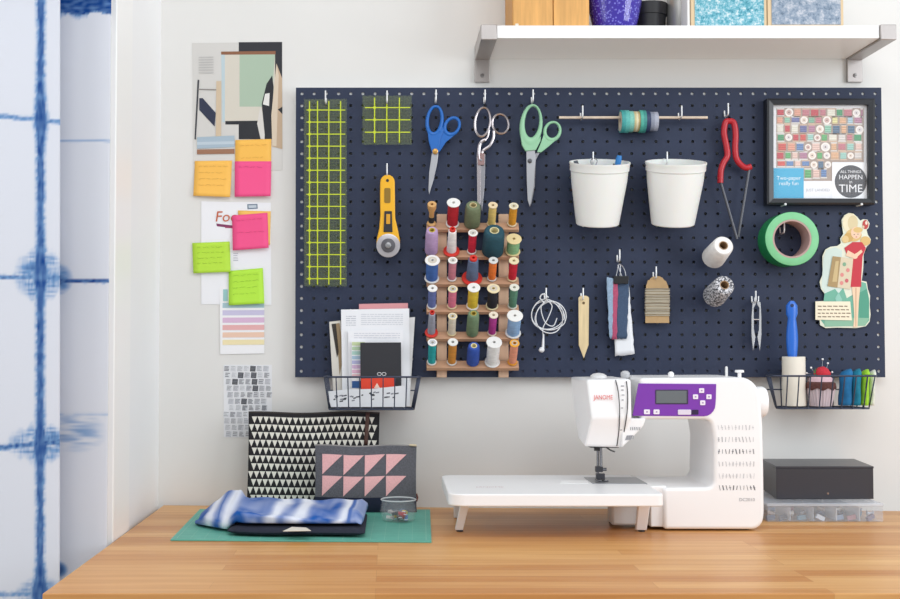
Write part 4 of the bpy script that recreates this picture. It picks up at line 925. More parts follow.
# wooden box with two doors
wx = thing('wooden_box', (P(550, 20, .155).x, -.09, zs), 'pine wood box with two front panels on the shelf', 'box')
pine = mat('#d9a35c', .5, var=.14, scale=18, str=(6, 6, .5)); pine2 = mat('#c98f47', .5, var=.12, scale=18, str=(6, 6, .5))
bx0 = P(512.5, 20, .155).x; bx1 = P(589.5, 20, .155).x; bxm = P(553, 20, .155).x
MB().box((bx0, -.004, zs), (bx1, -.150, zs+.21), pine2).build('body', wx, bevel=.002)
for a, c in ((bx0+.001, bxm-.0008), (bxm+.0008, bx1-.001)): MB().box((a, -.1503, zs+.002), (c, -.158, zs+.208), pine).build('panel', wx, bevel=.0012)
tag(MB().box((P(515.3, 20, .165).x, -.161, zs), (P(518.6, 20, .165).x, -.165, zs+.006), mat('#e3dccb', .4)).build('small_token', bevel=.001), 'tiny pale object in front of the pine box on the shelf', 'trinket')
# purple cup
pm = bpy.data.materials.new('glaze'); pm.use_nodes = True; nt = pm.node_tree; bs = nt.nodes['Principled BSDF']; bs.inputs['Roughness'].default_value = .12; bs.inputs['Coat Weight'].default_value = .6
vo = nt.nodes.new('ShaderNodeTexVoronoi'); vo.inputs['Scale'].default_value = 190; tc = nt.nodes.new('ShaderNodeTexCoord'); nt.links.new(tc.outputs['Object'], vo.inputs['Vector'])
cr = nt.nodes.new('ShaderNodeValToRGB'); cr.color_ramp.elements[0].position = .18; cr.color_ramp.elements[1].position = .42; cr.color_ramp.elements[0].color = lin('#7c78d8'); cr.color_ramp.elements[1].color = lin('#34209c')
nt.links.new(vo.outputs['Distance'], cr.inputs['Fac']); nt.links.new(cr.outputs['Color'], bs.inputs['Base Color']); bp = nt.nodes.new('ShaderNodeBump'); bp.inputs['Strength'].default_value = .5; bp.inputs['Distance'].default_value = .001; bp.invert = True
nt.links.new(vo.outputs['Distance'], bp.inputs['Height']); nt.links.new(bp.outputs[0], bs.inputs['Normal'])
dc = .118; cx = P(614.5, 12, dc).x; s = S(dc)
prof = [(17*s, 0), (19.5*s, .003)]+[((20.2+6.5*(h/.055)**.8+.35*(k % 2))*s, .003+h) for k, h in enumerate([.006*j for j in range(1, 10)])]+[(28*s, .075), (28.5*s, .085), (27*s, .085), (25*s, .06), (18*s, .006)]
tag(MB().lathe(prof, (cx, -dc, zs), ax, pm, 48).build('ceramic_pot'), 'glossy purple dotted ceramic pot on the shelf', 'pot')
dc = .075; s = S(dc); cx = P(646.5, 12, dc).x
tag(MB().lathe([(14*s, 0), (16*s, .002), (17.6*s, .05), (18.6*s, .051), (19.4*s, .075), (18.5*s, .075), (14*s, .005)], (cx+.010, -.046, zs), ax, mat('#1b1b1e', .45), 40).build('plant_pot'), 'matte black plant pot behind the purple pot on the shelf', 'pot')
dc = .055; s = S(dc)
tag(MB().lathe([(12*s, 0), (12.5*s, .002), (12.5*s, .12), (11.8*s, .122), (11.8*s, .004)], (P(679.5, 12, dc).x, -dc, zs), ax, mat('#9c9b98', .35, .5), 36).build('metal_tin'), 'grey metal tin between the black pot and the tiles', 'tin')
def tile(x0, x1, d0, d1_, cols, scale, label, ib):
    X0, X1 = P(x0, 15, d1_).x, P(x1, 15, d1_).x; t = thing('framed_art', ((X0+X1)/2, -(d0+d1_)/2, zs), label, 'framed art', 'framed tiles on the shelf'); H = X1-X0
    MB().box((X0, -d0, zs), (X1, -d1_, zs+H), mat('#d8bd96', .55), None).build('wood_frame', t, bevel=.001)
    m = bpy.data.materials.new('speckle'); m.use_nodes = True; nt = m.node_tree; n = nt.nodes.new('ShaderNodeTexNoise'); n.inputs['Scale'].default_value = scale; n.inputs['Detail'].default_value = 5; n.inputs['Roughness'].default_value = .8
    tc = nt.nodes.new('ShaderNodeTexCoord'); nt.links.new(tc.outputs['Object'], n.inputs['Vector']); r = nt.nodes.new('ShaderNodeValToRGB'); r.color_ramp.elements[0].position = .36; r.color_ramp.elements[1].position = .62
    r.color_ramp.elements[0].color = lin(cols[0]); r.color_ramp.elements[1].color = lin(cols[-1])
    for k, c in enumerate(cols[1:-1]): e = r.color_ramp.elements.new(.36+.26*(k+1)/(len(cols)-1)); e.color = lin(c)
    nt.links.new(n.outputs['Fac'], r.inputs['Fac']); nt.links.new(r.outputs['Color'], nt.nodes['Principled BSDF'].inputs['Base Color']); nt.nodes['Principled BSDF'].inputs['Roughness'].default_value = .5
    e = S(d1_); MB().box((X0+4*e, -d1_, zs+ib*e), (X1-3*e, -d1_-.0012, zs+H-4*e), m).build('picture', t)
    return X0
X0 = tile(690.8, 766.8, .10, .135, ['#257286', '#52a3b4', '#84b8c6', '#d6dedd'], 130, 'wood-framed turquoise speckled tile on the shelf', 4.3)
tile(767.6, 843.5, .10, .135, ['#56697c', '#7f8fa2', '#9aa4b2', '#c2c3ca'], 55, 'wood-framed grey-blue mottled tile at the right of the shelf', 5.8)
tag(MB().box((X0-.006, -.04, zs), (X0-.0008, -.132, zs+.15), mat('#f0efec', .5)).build('white_panel', bevel=.0008), 'thin white panel edge left of the turquoise tile', 'panel')

# ================================================================ CUTTING MAT
mz = DESK+.0006
fl, frr, br_, bl_ = K(170.5, 539.5, mz+.002), K(431.5, 541.5, mz+.002), K(430, 509.5, mz+.002), K(200, 509, mz+.002)
b = MB(); b.prism([(p.x, p.y, mz) for p in (fl, frr, br_, bl_)], (0, 0, .002), mat('#5fae9c', .55, var=.05, scale=30))
cmt = tag(b.build('cutting_mat', smooth=0), 'green gridded cutting mat on the desk under the folded cloths', 'cutting mat')
b = MB(); lm = mat('#8cc0ae', .6)
def bil(u, v): return (fl*(1-u)+frr*u)*(1-v)+(bl_*(1-u)+br_*u)*v
nx, nyy = 18, 13
for k in range(nx+1):
    u = .02+.96*k/nx; w = .0011 if k % 6 == 0 else .0006; b.add([bil(u-w, .03), bil(u+w, .03), bil(u+w, .97), bil(u-w, .97)], [(0, 1, 2, 3)], lm)
for k in range(nyy+1):
    v = .03+.94*k/nyy; w = .0016; b.add([bil(.02, v-w), bil(.98, v-w), bil(.98, v+w), bil(.02, v+w)], [(0, 1, 2, 3)], lm)
for v_ in b.v: v_.z += .0003
b.build('printed_grid', cmt, smooth=0, fix=False)
mt = mz+.0025

# ================================================================ POUCHES
def pouch(name, loc0, width, height, lean, bulge, m, th, label, rot=0):
    """stitched pouch standing on its bottom edge; returns thing and a mapping (u,v,off)->point"""
    t = thing(name, loc0, label, 'pouch')
    ca, sa = math.cos(rot), math.sin(rot)
    def pos(u, v, off=0):
        x = (u-.5)*width; fat = bulge*(math.sin(PI*min(max(u, 0), 1))**.6)*(math.sin(PI*min(1, max(0, v))**.8)**.7)*(1-.5*v)+th
        yy = v*height*math.sin(lean)-fat*off[0]-off[1] if isinstance(off, tuple) else v*height*math.sin(lean)
        x *= 1-.012*math.sin(PI*v); z = v*height*math.cos(lean)+.0015*math.sin(u*9+1)*v
        return Vector(loc0)+Vector((x*ca-yy*sa, x*sa+yy*ca, z))
    b = MB(); n, k = 24, 16; V = []
    for sd_ in (1, -1):
        for j in range(k+1):
            for i in range(n+1): V.append(pos(i/n, j/k, (sd_*.5 if sd_ > 0 else -.25, 0)))
    N1 = (n+1)*(k+1); Fc = []
    for o_ in (0, N1):
        Fc += [(o_+j*(n+1)+i, o_+j*(n+1)+i+1, o_+(j+1)*(n+1)+i+1, o_+(j+1)*(n+1)+i) for j in range(k) for i in range(n)]
    for i in range(n): Fc += [(i, i+1, N1+i+1, N1+i), (k*(n+1)+i, k*(n+1)+i+1, N1+k*(n+1)+i+1, N1+k*(n+1)+i)]
    for j in range(k): Fc += [(j*(n+1), (j+1)*(n+1), N1+(j+1)*(n+1), N1+j*(n+1)), (j*(n+1)+n, (j+1)*(n+1)+n, N1+(j+1)*(n+1)+n, N1+j*(n+1)+n)]
    b.add(V, Fc, m); b.build('fabric_body', t, smooth=1.2)
    return t, pos
# triangle pouch against the wall
bz = DESK+.0008
dT = .075; lx = P(247.2, 460, dT).x; rx = P(379.5, 460, dT).x; hT = (P(300, 414.5, .04).z-bz)
tp, pos = pouch('zipper_pouch', ((lx+rx)/2, -.083, bz), rx-lx, hT*1.03, .16, .016, mat('#1e1d20', .9, var=.1, scale=200), .006, 'black and cream triangle-print zipper pouch standing against the wall')
b = MB(); crm = mat('#e0ddd2', .9); NC, NR = 22, 12
for r in range(NR):
    for c_ in range(NC):
        u0 = (c_+(.5 if r % 2 else 0)+.05)/(NC+.3); w = .92/(NC+.3); v1 = (r+1)/NR*.965-.004; h = .87/NR*.965
        if u0+w > .995: continue
        n = 3; j = random.uniform(-.0008, .0008); T = [pos(u0+j, v1, (.5, .0006)), pos(u0+w+j, v1, (.5, .0006)), pos(u0+w/2+j, v1-h, (.5, .0006))]
        b.add(T, [(0, 1, 2)], crm)
b.build('triangle_print', tp, smooth=0, fix=False)
b = MB(); b.tube([pos(u/20, 1.0, (.1, 0)) for u in range(21)], .0028, mat('#2c2623', .6), 8); b.build('zipper', tp, smooth=3)
b = MB(); V = []; lth = mat('#4f3128', .6)
for j in range(9):
    v = 1.01-j*.042
    for u in (.895, .925): V.append(pos(u-.004*j*.3, v, (.5, .0022)))
b.add(V, [(2*j, 2*j+1, 2*j+3, 2*j+2) for j in range(8)], lth); o = b.build('leather_pull', tp, smooth=3, fix=False); md = o.modifiers.new('t', 'SOLIDIFY'); md.thickness = .0015
# patchwork pouch
mb2 = mt+.0004
dQ = .115; lx = P(315, 470, dQ).x; rx = P(416.5, 470, dQ).x; topz = P(360, 446, .10).z
qp_, pos = pouch('zipper_pouch', ((lx+rx)/2, -.128, mb2), rx-lx, (topz-mb2)*1.015, .12, .024, mat('#5c5c62', .95, var=.22, scale=420, bump=.4), .006, 'dark grey pouch with pink patchwork triangles leaning on the triangle-print pouch', -.01)
H_ = topz-mb2; vz = lambda py: (P(360, py, .118).z-mb2)/H_/1.0
b = MB(); nv = mat('#141c33', .9); V = []; nn = 16
for j in range(5):
    for i in range(nn+1): V.append(pos(i/nn, vz(496.5)*j/4, (.5, .0004)))
b.add(V, [(j*(nn+1)+i, j*(nn+1)+i+1, (j+1)*(nn+1)+i+1, (j+1)*(nn+1)+i) for j in range(4) for i in range(nn)], nv); b.build('navy_base', qp_, smooth=3, fix=False)
b = MB(); pk = mat('#e6b0b0', .9, var=.10, scale=500)
X0 = 315; Wd = 101.5
for r, (ya, yb_) in enumerate(((455, 474.6), (475.8, 495.3))):
    for c_ in range(4):
        xa = 322.1+c_*21.4; xb = xa+20.4; N = 5; V = []; Fc = []
        for i in range(N+1):
            for j in range(N+1-i):
                V.append(pos((xa+(xb-xa)*i/N-X0)/Wd, vz(ya+(yb_-ya)*j/N), (.5, .0009)))
        idx = {}; k = 0
        for i in range(N+1):
            for j in range(N+1-i): idx[(i, j)] = k; k += 1
        for i in range(N):
            for j in range(N-i):
                Fc.append((idx[(i, j)], idx[(i+1, j)], idx[(i, j+1)]))
                if i+j < N-1: Fc.append((idx[(i+1, j)], idx[(i+1, j+1)], idx[(i, j+1)]))
        b.add(V, Fc, pk)
b.build('pink_patches', qp_, smooth=3, fix=False)
b = MB(); b.tube([pos(u/20, 1.0, (.1, 0)) for u in range(21)], .0022, mat('#8b8886', .6), 8); b.build('zipper', qp_, smooth=3)
MB().tube([pos(.93, 1.02, (.5, .002)), pos(1.0, 1.02, (.5, .003))], .002, mat('#d9c9a8', .4), 8).build('zipper_pull', qp_)
MB().tube([pos(1.0, .28, (.1, 0)), pos(1.012, .22, (.1, 0)), pos(1.0, .16, (.1, 0))], .0022, mat('#6b3b33', .8), 6).build('side_tab', qp_)

# ---------------------------------------------------------------- folded navy cloth + tie-dye cloth
nl, nr = K(231, 531, mt), K(358, 537, mt); nbk = -.215
navy = thing('folded_garment', ((nl.x+nr.x)/2, (nl.y+nbk)/2, mt), 'folded navy cloth lying on the mat under the blue tie-dyed one', 'folded cloth')
b = MB(); V = []; n, mm = 26, 16
for j in range(mm):
    a = 2*PI*j/mm
    for i in range(n+1):
        u = i/n; x = nl.x+(nr.x+.012-nl.x)*u; e = min(1, min(u, 1-u)*14+.25)
        yf = -.434 + .022*(1-u)**3-.004*math.sin(u*7); yc = (yf+nbk)/2; hy = (nbk-yf)/2; ca, sa = math.cos(a), math.sin(a)
        sq = lambda c: math.copysign(abs(c)**.35, c)
        V.append((x, yc+hy*sq(ca)*(.97+.03*e), mt+.0078+.0074*e*(abs(sa)**.7)*(1 if sa > 0 else -1)))
Fc = [(((j+1) % mm)*(n+1)+i, j*(n+1)+i, j*(n+1)+i+1, ((j+1) % mm)*(n+1)+i+1) for j in range(mm) for i in range(n)]
Fc += [[j*(n+1) for j in range(mm)], [j*(n+1)+n for j in range(mm)]]
b.add(V, Fc, mat('#1d2132', .9, var=.15, scale=200, bump=.3)); b.build('cloth', navy, smooth=1.0)
topn = mt+.0152
a0, a1, a2 = K(283, 531.5, topn+.0006), K(311, 531, topn+.0006), K(297, 526, topn+.0006)
MB().prism([a0, a1, K(306, 528, topn), K(292, 527.3, topn)], (0, 0, .0009), mat('#dcd5c8', .8)).build('cream_patch', navy)
# tie-dye
TL, TR = K(196, 524, mt), K(358, 525, topn)
def tt(u, z):   # dye
    s_ = 0
    for c, w in ((.105, .028), (.215, .035), (.49, .038), (.62, .042), (.875, .032)): s_ = max(s_, math.exp(-((u-c)/w)**2))
    return s_
b = MB(); n, mm = 90, 28; V = []; cs = []
for i in range(n+1):
    u = i/n; x = TL.x+(TR.x+.010-TL.x)*u
    onn = min(1, max(0, (x-nl.x+.006)/.02)); zb0 = mt+.0006+(topn-mt+.0004)*onn
    hump = math.exp(-((u-.18)/.085)**2) if u < .18 else (1 if u < .225 else math.exp(-((u-.225)/.035)**2))
    yf = -.297-.114*min(1, u/.34)**.8; yb_ = -.190+.008*math.sin(u*8)
    thf = .0235+.0025*math.sin(u*6)-.004*u; yh = hump*.6
    ends = min(1, min(u*9+.25, (1-u)*16+.5))
    for j in range(mm):
        a = 2*PI*j/mm; ca, sa = math.cos(a), math.sin(a); sq = lambda c, p=.45: math.copysign(abs(c)**p, c)
        yc = (yf+yb_)/2; hy = (yb_-yf)/2
        y = yc+hy*sq(ca, .5)*(.9+.1*ends); z = zb0+thf*ends*(.5+.5*sq(sa, .6))
        if sa > -.3: z += hump*.034*max(0, min(1, (.5+.5*ca)*1.3))**1.2*(sa+.3)/1.3 + .0025*math.sin(u*30+ca*3)*max(0, sa)*(1-hump)
        if sa > 0: z += .003*math.sin(ca*6+u*4)*(1-hump)
        lay = .0016*math.sin(z*900) if ca < 0 else 0
        V.append((x+.004*(ca)*u, y+lay, z))
        w = tt(u-.03*max(0, sa)*(1 if u > .4 else .3)+.01*nz(u*8, a), z)*1.15+.22*nz(u*22, a*1.3, 2)
        t = 1-max(0, min(1, w)); t = t*(.86+.3*nz(u*9, a*2, 4))+.12*max(0, -ca)*(.5+nz(u*30, a*4, 6))
        if u < .06: t = max(t, .6)
        if abs(u-.165) < .007 or abs(u-.925) < .009: t = max(t, .9)
        if u > .94 and sa > 0: t *= .75
        cs.append((*bl(lin('#e6eaf5')[:3], lin('#1f5aab')[:3], t), 1))
Fc = [(i*mm+j, i*mm+(j+1) % mm, (i+1)*mm+(j+1) % mm, (i+1)*mm+j) for i in range(n) for j in range(mm)]+[list(range(mm)), list(range(n*mm, n*mm+mm))]
b.add(V, Fc, dyed('tie_dye')); o = b.build('folded_fabric', smooth=2)
at = o.data.color_attributes.new('dye', 'FLOAT_COLOR', 'POINT')
for i, c in enumerate(cs): at.data[i].color = c
tag(o, 'folded blue and white tie-dyed cloth with raised left end on the mat', 'folded cloth')

# ---------------------------------------------------------------- jar of clips
jc = K(400, 521.2, mt); jy = jc.y-.0; J = Vector((P(398.5, 518, -jy).x, jy, mt))
gl = glassy('#e8ecef', .07, .03); s = S(-jy)
jar = thing('glass_jar', J, 'small round clear glass dish of sewing clips on the mat', 'jar')
b = MB(); prof = [(.0002, 0), (13.8*s, 0), (16*s, .002), (18.4*s, .016), (18.4*s, .024), (17.0*s, .034), (17.6*s, .040), (18.0*s, .041), (17.0*s, .0415), (16.0*s, .036), (16.0*s, .033), (17.1*s, .023), (17.1*s, .017), (14.6*s, .0035), (.0002, .003)]
b.lathe(prof, J, ax, gl, 40, False); b.build('glass', jar, smooth=1.2)
b = MB(); b.tube([J+Vector((17.3*s*math.cos(a*PI/20), 17.3*s*math.sin(a*PI/20), .0408)) for a in range(40)], .0013, glassy('#f2f5f7', .45, .05), 8, closed=True); b.build('rim', jar, smooth=3)
random.seed(4)
cols = ['#c8423c', '#d9c23a', '#23252b', '#d4443c', '#e4ddd8', '#3b6fb0', '#8c8c92', '#2b2c32', '#e0c845', '#b9b3b0', '#c03a44', '#52627a']
nm = ['red', 'yellow', 'black', 'bright red', 'cream', 'blue', 'grey', 'charcoal', 'light yellow', 'silver', 'crimson', 'slate']
for k in range(12):
    a = k*2.4; rr_ = .006+.012*math.sqrt((k % 6)/6); lz = .0075+.0085*(k//6)
    M = Matrix.Translation(J+Vector((rr_*math.cos(a), rr_*math.sin(a), lz))) @ Matrix.Rotation(a*1.7, 4, 'Z') @ Matrix.Rotation(.3*math.sin(k), 4, 'Y')
    b = MB(); b.box((-.0075, -.003, -.0028), (.0075, .003, .0028), mat(cols[k], .35), M); b.box((-.0085, -.0034, -.001), (-.003, .0034, .001), mat('#d8d8da', .3, .6), M)
    tag(b.build('sewing_clip', bevel=.0005), '%s little sewing clip inside the glass dish' % nm[k], 'clip', 'clips in the glass dish')

# ================================================================ SEWING MACHINE
dm = .345; mz0 = DESK+.003
white = mat('#f2f2f3', .3); wsh = mat('#dcdcdc', .4)
sm = thing('sewing_machine', (.55, -.25, DESK), 'white sewing machine with purple control panel on the desk', 'sewing machine')
Pm = lambda x, y, d=dm: P(x, y, d)
zb1 = mz0
out = [(640, 378), (735, 377.5)]+arc((741, 400), 20, 22.5, -PI/2+.15, -.05, 7)+[(763, 425), (764, 470), (764.5, 512)]+arc((752, 517), 12, 12.6, .1, PI/2-.05, 5)+[(664, 529.5), (664, 488), (700, 487.5)]+arc((706, 480), 8, 7.5, PI/2-.1, 0, 5)+[(714.5, 440), (712.5, 428)]+arc((705, 427), 7, 7.5, -.1, -PI/2, 5)+[(640, 419.5)]
MB().pp(out, .165, dm, white).build('body', sm, bevel=.006, bseg=4)
# head
lv = [((586.5, 379.5), (631, 379), .336, .352, 570.5), ((591.5, 418), (632, 418), .362, .356, 574), ((584, 446.5), (621.5, 447.5), .340, .336, 578.5)]
V = []
for (a, c_, da, dc_, pb_) in lv:
    A = P(*a, da); B_ = P(*c_, dc_); V += [A, B_, Vector((B_.x, -.18, B_.z)), Vector((P(pb_, 400, .18).x, -.18, A.z))]
tz = V[0].z
b = MB(); b.add(V, [(0, 1, 5, 4), (1, 2, 6, 5), (2, 3, 7, 6), (3, 0, 4, 7), (4, 5, 9, 8), (5, 6, 10, 9), (6, 7, 11, 10), (7, 4, 8, 11), (3, 2, 1, 0), (8, 9, 10, 11)], white)
b.build('head', sm, bevel=.0045, bseg=3)
MB().pp([(622, 418.5), (646, 418.5), (643.5, 426), (634, 436), (622, 447.6)], .25, .348, white).build('thread_guard', sm, bevel=.002)
# thread slots and take-up insert
def hf(x, y, off=.0008):       # point on the face of the head
    if y < 418: t = (y-379)/39; d = .336+t*.026; dr = .352+t*.004; xl = 586.5+5*t; xr = 631+t
    else: t = (y-418)/29; d = .362-t*.022; dr = .356-t*.020; xl = 591.5-7.5*t; xr = 632-10.5*t
    u = (x-xl)/(xr-xl); return P(x, y, d+(dr-d)*max(0, min(1, u))+off)
slot = mat('#2a2b30', .4)
for pts in ([(615.6, 380), (618, 390), (619.4, 404), (619.6, 418), (618.8, 432), (616.8, 446)], [(626.4, 381), (627.6, 392), (627.6, 405), (626.4, 418), (624, 432), (621.6, 441)]):
    V = smooth_path([hf(x, y, .0007) for x, y in pts], 4); MB().tube(V, .0009, slot, 6).build('thread_slot', sm, smooth=3)
b = MB()
for x, y, w, h in ((622.4, 386, 1.6, .5), (622.4, 390, 1.2, .5), (623, 395, 1.4, .4), (622.6, 400, 1, .5), (622, 408, 1.2, .4), (621, 430, 1, .4)):
    b.add([hf(x-w, y-h, .0006), hf(x+w, y-h, .0006), hf(x+w, y+h, .0006), hf(x-w, y+h, .0006)], [(0, 1, 2, 3)], mat('#8e9096', .5))
for r in range(2):
    for k in range(6):
        x = 630.5+k*1.8-r*3; y = 427+r*8.5; hgt = 3.2 if r == 0 else 3.8
        if r == 1 and k > 3: continue
        b.flat([(x, y), (x+.7, y), (x+.4, y+hgt), (x-.3, y+hgt)], .3487, mat('#8a8c93', .5))
b.flat([(626.6, 435.5), (633, 435.2), (630.5, 440), (625, 440.2)], .3486, mat('#9a9ca2', .5))
b.build('threading_marks', sm, smooth=0, fix=False)
v, f = glyphs('JANOME'); b = MB(); b.add([hf(603.3+x_*5.0, 397.5-y_*6.4, .0016) for x_, y_ in v], f, mat('#d2332f', .5)); b.build('logo', sm, smooth=0, fix=False)
# purple panel
pur = mat('#7a35a8', .35); b = MB(); e = dm+.0012
b.pp([(638.5, 383.4), (716.3, 384)]+[(716, 398)]+arc((704, 404), 11.6, 12.3, 0, PI/2, 6)+[(632.6, 415.8)], dm-.001, e, pur); b.build('control_panel', sm, bevel=.0004)
MB().pp(rrect(655.3, 389.7, 688.2, 404.2, .8), e, e+.0005, mat('#3a2f4a', .4)).build('screen_bezel', sm)
MB().pp(rrect(656.3, 390.7, 686.6, 403, .5), e+.0004, e+.0009, mat('#666c70', .25)).build('display_screen', sm)
bt = mat('#eae4f0', .4)
for x, y, w in ((701.7, 390.6, 2.6), (695.6, 396.8, 2.6), (709, 396.8, 2.6), (702.8, 402.8, 2.6), (647, 411.9, 3), (656.6, 411.9, 3)):
    MB().pp(rrect(x-w, y-2.4, x+w, y+2.4, .8), e, e+.0014, bt).build('button', sm, bevel=.0003)
b = MB()
for x, y in ((701.7, 390.6), (695.6, 396.8), (709, 396.8), (702.8, 402.8), (647, 411.9), (656.6, 411.9)): b.rect(x-.8, y-.7, x+.8, y+.7, e+.0016, mat('#a58cba', .5))
b.build('button_symbols', sm, smooth=0)
MB().pp(rrect(678, 409.6, 691.2, 414.8, 1), e, e+.0016, mat('#dcd3e4', .4)).build('speed_slider', sm, bevel=.0003)
MB().pp(rrect(691.6, 409.8, 698.5, 414.6, .8), e, e+.001, mat('#2c1540', .4)).build('stop_button', sm)
# stitch chart
b = MB(); random.seed(3)
for r, (y, c_) in enumerate(((427.5, '#c9cacd'), (439.5, '#b9babe'), (451.5, '#75777e'), (464, '#c6c7ca'), (476, '#cacbce'), (487.8, '#6b6d75'))):
    for k in range(11):
        x = 718.5+k*3.45+r*.25; cc = mat(c_ if k < 8 or r not in (2,) else '#9a9ba0', .6); w = random.choice([.35, .55, .8]); h = random.uniform(2, 2.8); j = random.uniform(-.5, .5)
        b.flat([(x-w+j, y-h), (x+w*.4+j, y-h), (x+w-j, y+h), (x-w*.4-j, y+h)], dm+.0004, cc)
        if random.random() < .4: b.flat([(x-1, y-.4), (x+1, y-.4), (x+1, y+.3), (x-1, y+.3)], dm+.0005, cc)
b.build('stitch_chart', sm, smooth=0, fix=False)
p = P(747, 499.8, dm+.0005); MB().text('DC2010', .0082, lambda u, v: p+Vector((u, 0, v)), mat('#9fa0a6', .5)).build('model_lettering', sm, smooth=0, fix=False)
# free arm, needle works
ex = lambda px, d: P(px, 500, d).x
TZ = P(560, 494, .45).z                        # top of the extension table
MB().box((ex(612, .318), -.27, DESK+.006), (ex(664, .345)+.006, -.318, TZ-.024), wsh).build('free_arm', sm, bevel=.004)
MB().box((ex(664.5, .45)+.0008, -.17, DESK+.006), (ex(668, .345), -.335, TZ-.0003), white).build('bed', sm, bevel=.002)
nx_ = P(601, 460, .255).x; ny0 = -.255; hb = V_ = P(600, 447, .255).z
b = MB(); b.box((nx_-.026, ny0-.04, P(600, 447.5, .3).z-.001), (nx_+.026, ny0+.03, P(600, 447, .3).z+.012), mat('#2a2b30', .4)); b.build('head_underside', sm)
cm2 = mat('#8f8f94', .25, .85)
MB().tube([(nx_, ny0, hb+.01), (nx_, ny0, TZ+.020)], .0026, cm2, 10).build('needle_bar', sm)
MB().tube([(nx_, ny0, TZ+.022), (nx_, ny0, TZ+.003)], .0007, st, 6).build('needle', sm)
b = MB(); b.tube([(nx_-.005, ny0+.006, hb+.01), (nx_-.005, ny0+.006, TZ+.010)], .0024, cm2, 10); b.box((nx_-.010, ny0-.003, TZ+.016), (nx_+.003, ny0+.009, TZ+.026), mat('#3a3a40', .4)); b.cyl((nx_+.003, ny0, TZ+.021), (nx_+.010, ny0, TZ+.021), .003, cm2, 12); b.build('presser_bar', sm)
b = MB(); b.box((nx_-.010, ny0-.022, TZ+.0012), (nx_-.002, ny0+.012, TZ+.0032), cm2); b.box((nx_+.002, ny0-.022, TZ+.0012), (nx_+.010, ny0+.012, TZ+.0032), cm2); b.box((nx_-.009, ny0-.002, TZ+.003), (nx_+.007, ny0+.008, TZ+.013), mat('#4a4a50', .35, .5)); b.build('presser_foot', sm, bevel=.0005)
b = MB(); b.tube(smooth_path([(nx_+.004, ny0+.02, hb+.004), (nx_+.014, ny0-.02, hb-.004), (nx_+.020, ny0-.03, hb-.006)]), .0014, cm2); b.box((nx_-.018, ny0-.035, hb-.004), (nx_-.008, ny0-.028, hb+.003), mat('#1d1e22', .4)); b.build('needle_threader', sm)
MB().box((P(588, 480, .25).x, -.205, TZ-.0006), (P(641, 480, .25).x, -.305, TZ+.0007), mat('#9b9da3', .3, .7)).build('needle_plate', sm, bevel=.0003)
# top knobs
zt1 = P(680, 377.6, dm).z; at_ = lambda px: Vector((P(px, 378, .25).x, -.25, zt1-.003))
MB().lathe([(.015, 0), (.015, .004), (.010, .0075), (.001, .009)], at_(598.5), ax, wsh, 28).build('pressure_dial', sm)
MB().lathe([(.0075, 0), (.0085, .006), (.0085, .009), (.005, .0125), (.001, .013)], at_(625.2), ax, mat('#c4c5c8', .35), 20).build('tension_dial', sm)
MB().lathe([(.005, 0), (.0055, .004), (.0058, .008), (.003, .011), (.0005, .0115)], at_(671), ax, white, 18).build('top_button', sm)
MB().lathe([(.0025, 0), (.0025, .019), (.0015, .021)], at_(726.5), ax, wsh, 12).build('spool_pin', sm)
MB().lathe([(.0035, 0), (.0035, .009), (.0085, .010), (.0085, .0135), (.007, .0145)], at_(739.5), ax, white, 20).build('bobbin_winder', sm)
MB().lathe([(.007, 0), (.006, .003)], at_(692), ax, wsh, 16).build('thread_guide', sm)
hw0 = Vector((P(765.6, 403, .25).x-.0225, -.25, P(763, 402.5, .27).z))
MB().lathe([(.016, -.03), (.026, -.02), (.029, 0), (.029, .008), (.0265, .0125), (.016, .014)], hw0+Vector((.008, 0, 0)), (1, 0, 0), white, 40).build('handwheel', sm)
for x, y in ((ex(690, .345), -.32), (ex(750, .345), -.32), (ex(690, .345), -.19), (ex(750, .345), -.19), (ex(620, .32), -.25)):
    MB().lathe([(.007, 0), (.007, .0068)], (x, y, DESK+.0003), ax, mat('#4a4a4e', .7), 14).build('rubber_foot', sm)

# extension table
et = thing('extension_table', (P(555, 520, .3).x, -.3, DESK), 'white plastic extension table attached to the sewing machine', 'extension table')
X0 = P(448.5, 500, .45).x; X1 = P(664.5, 500, .45).x; yf = -.45; yb_ = -.16; r = .02
b = MB(); out = arc((X0+.03, yf+.03), .03, .03, PI, 1.5*PI, 8)+arc((X1-.012, yf+.012), .012, .012, 1.5*PI, 2*PI, 5)
ysp = -.3475
out += [(X1, yb_)]+arc((X0+.02, yb_-.02), .02, .02, PI/2, PI, 5)
b.prism([(x, y, TZ-.0215) for x, y in out], (0, 0, .0212), white); b.build('table_surface', et, bevel=.0022, bseg=3)
for px, xs_ in ((462, -.006), (638.5, .003)):
    b = MB(); x = P(px+1, 515, .345).x; yy = -.345
    lw_ = .0085 if px < 500 else .0112
    b.prism([(x-lw_+xs_, yy-.008, DESK+.003), (x+lw_+xs_-.003, yy-.008, DESK+.003), (x+lw_+.003, yy-.030, TZ-.021), (x-lw_+.004, yy-.030, TZ-.021)], (0, .012, 0), white)
    lg = b.build('leg', et, bevel=.0015)
    MB().lathe([(.006, 0), (.006, .003)], (x+xs_, yy-.002, DESK+.0003), ax, mat('#303033', .7), 14).build('rubber_foot', lg)
for x in (X0+.03, X1-.03):
    MB().box((x-.007, -.19, DESK+.0005), (x+.007, -.178, TZ-.021), wsh).build('leg', et, bevel=.0015)
p = K(490, 487, TZ+.0002); MB().text('JANOME', .013, lambda u, v: p+Vector((u, v, 0)), mat('#c9a9a9', .5)).build('logo', et, smooth=0, fix=False)
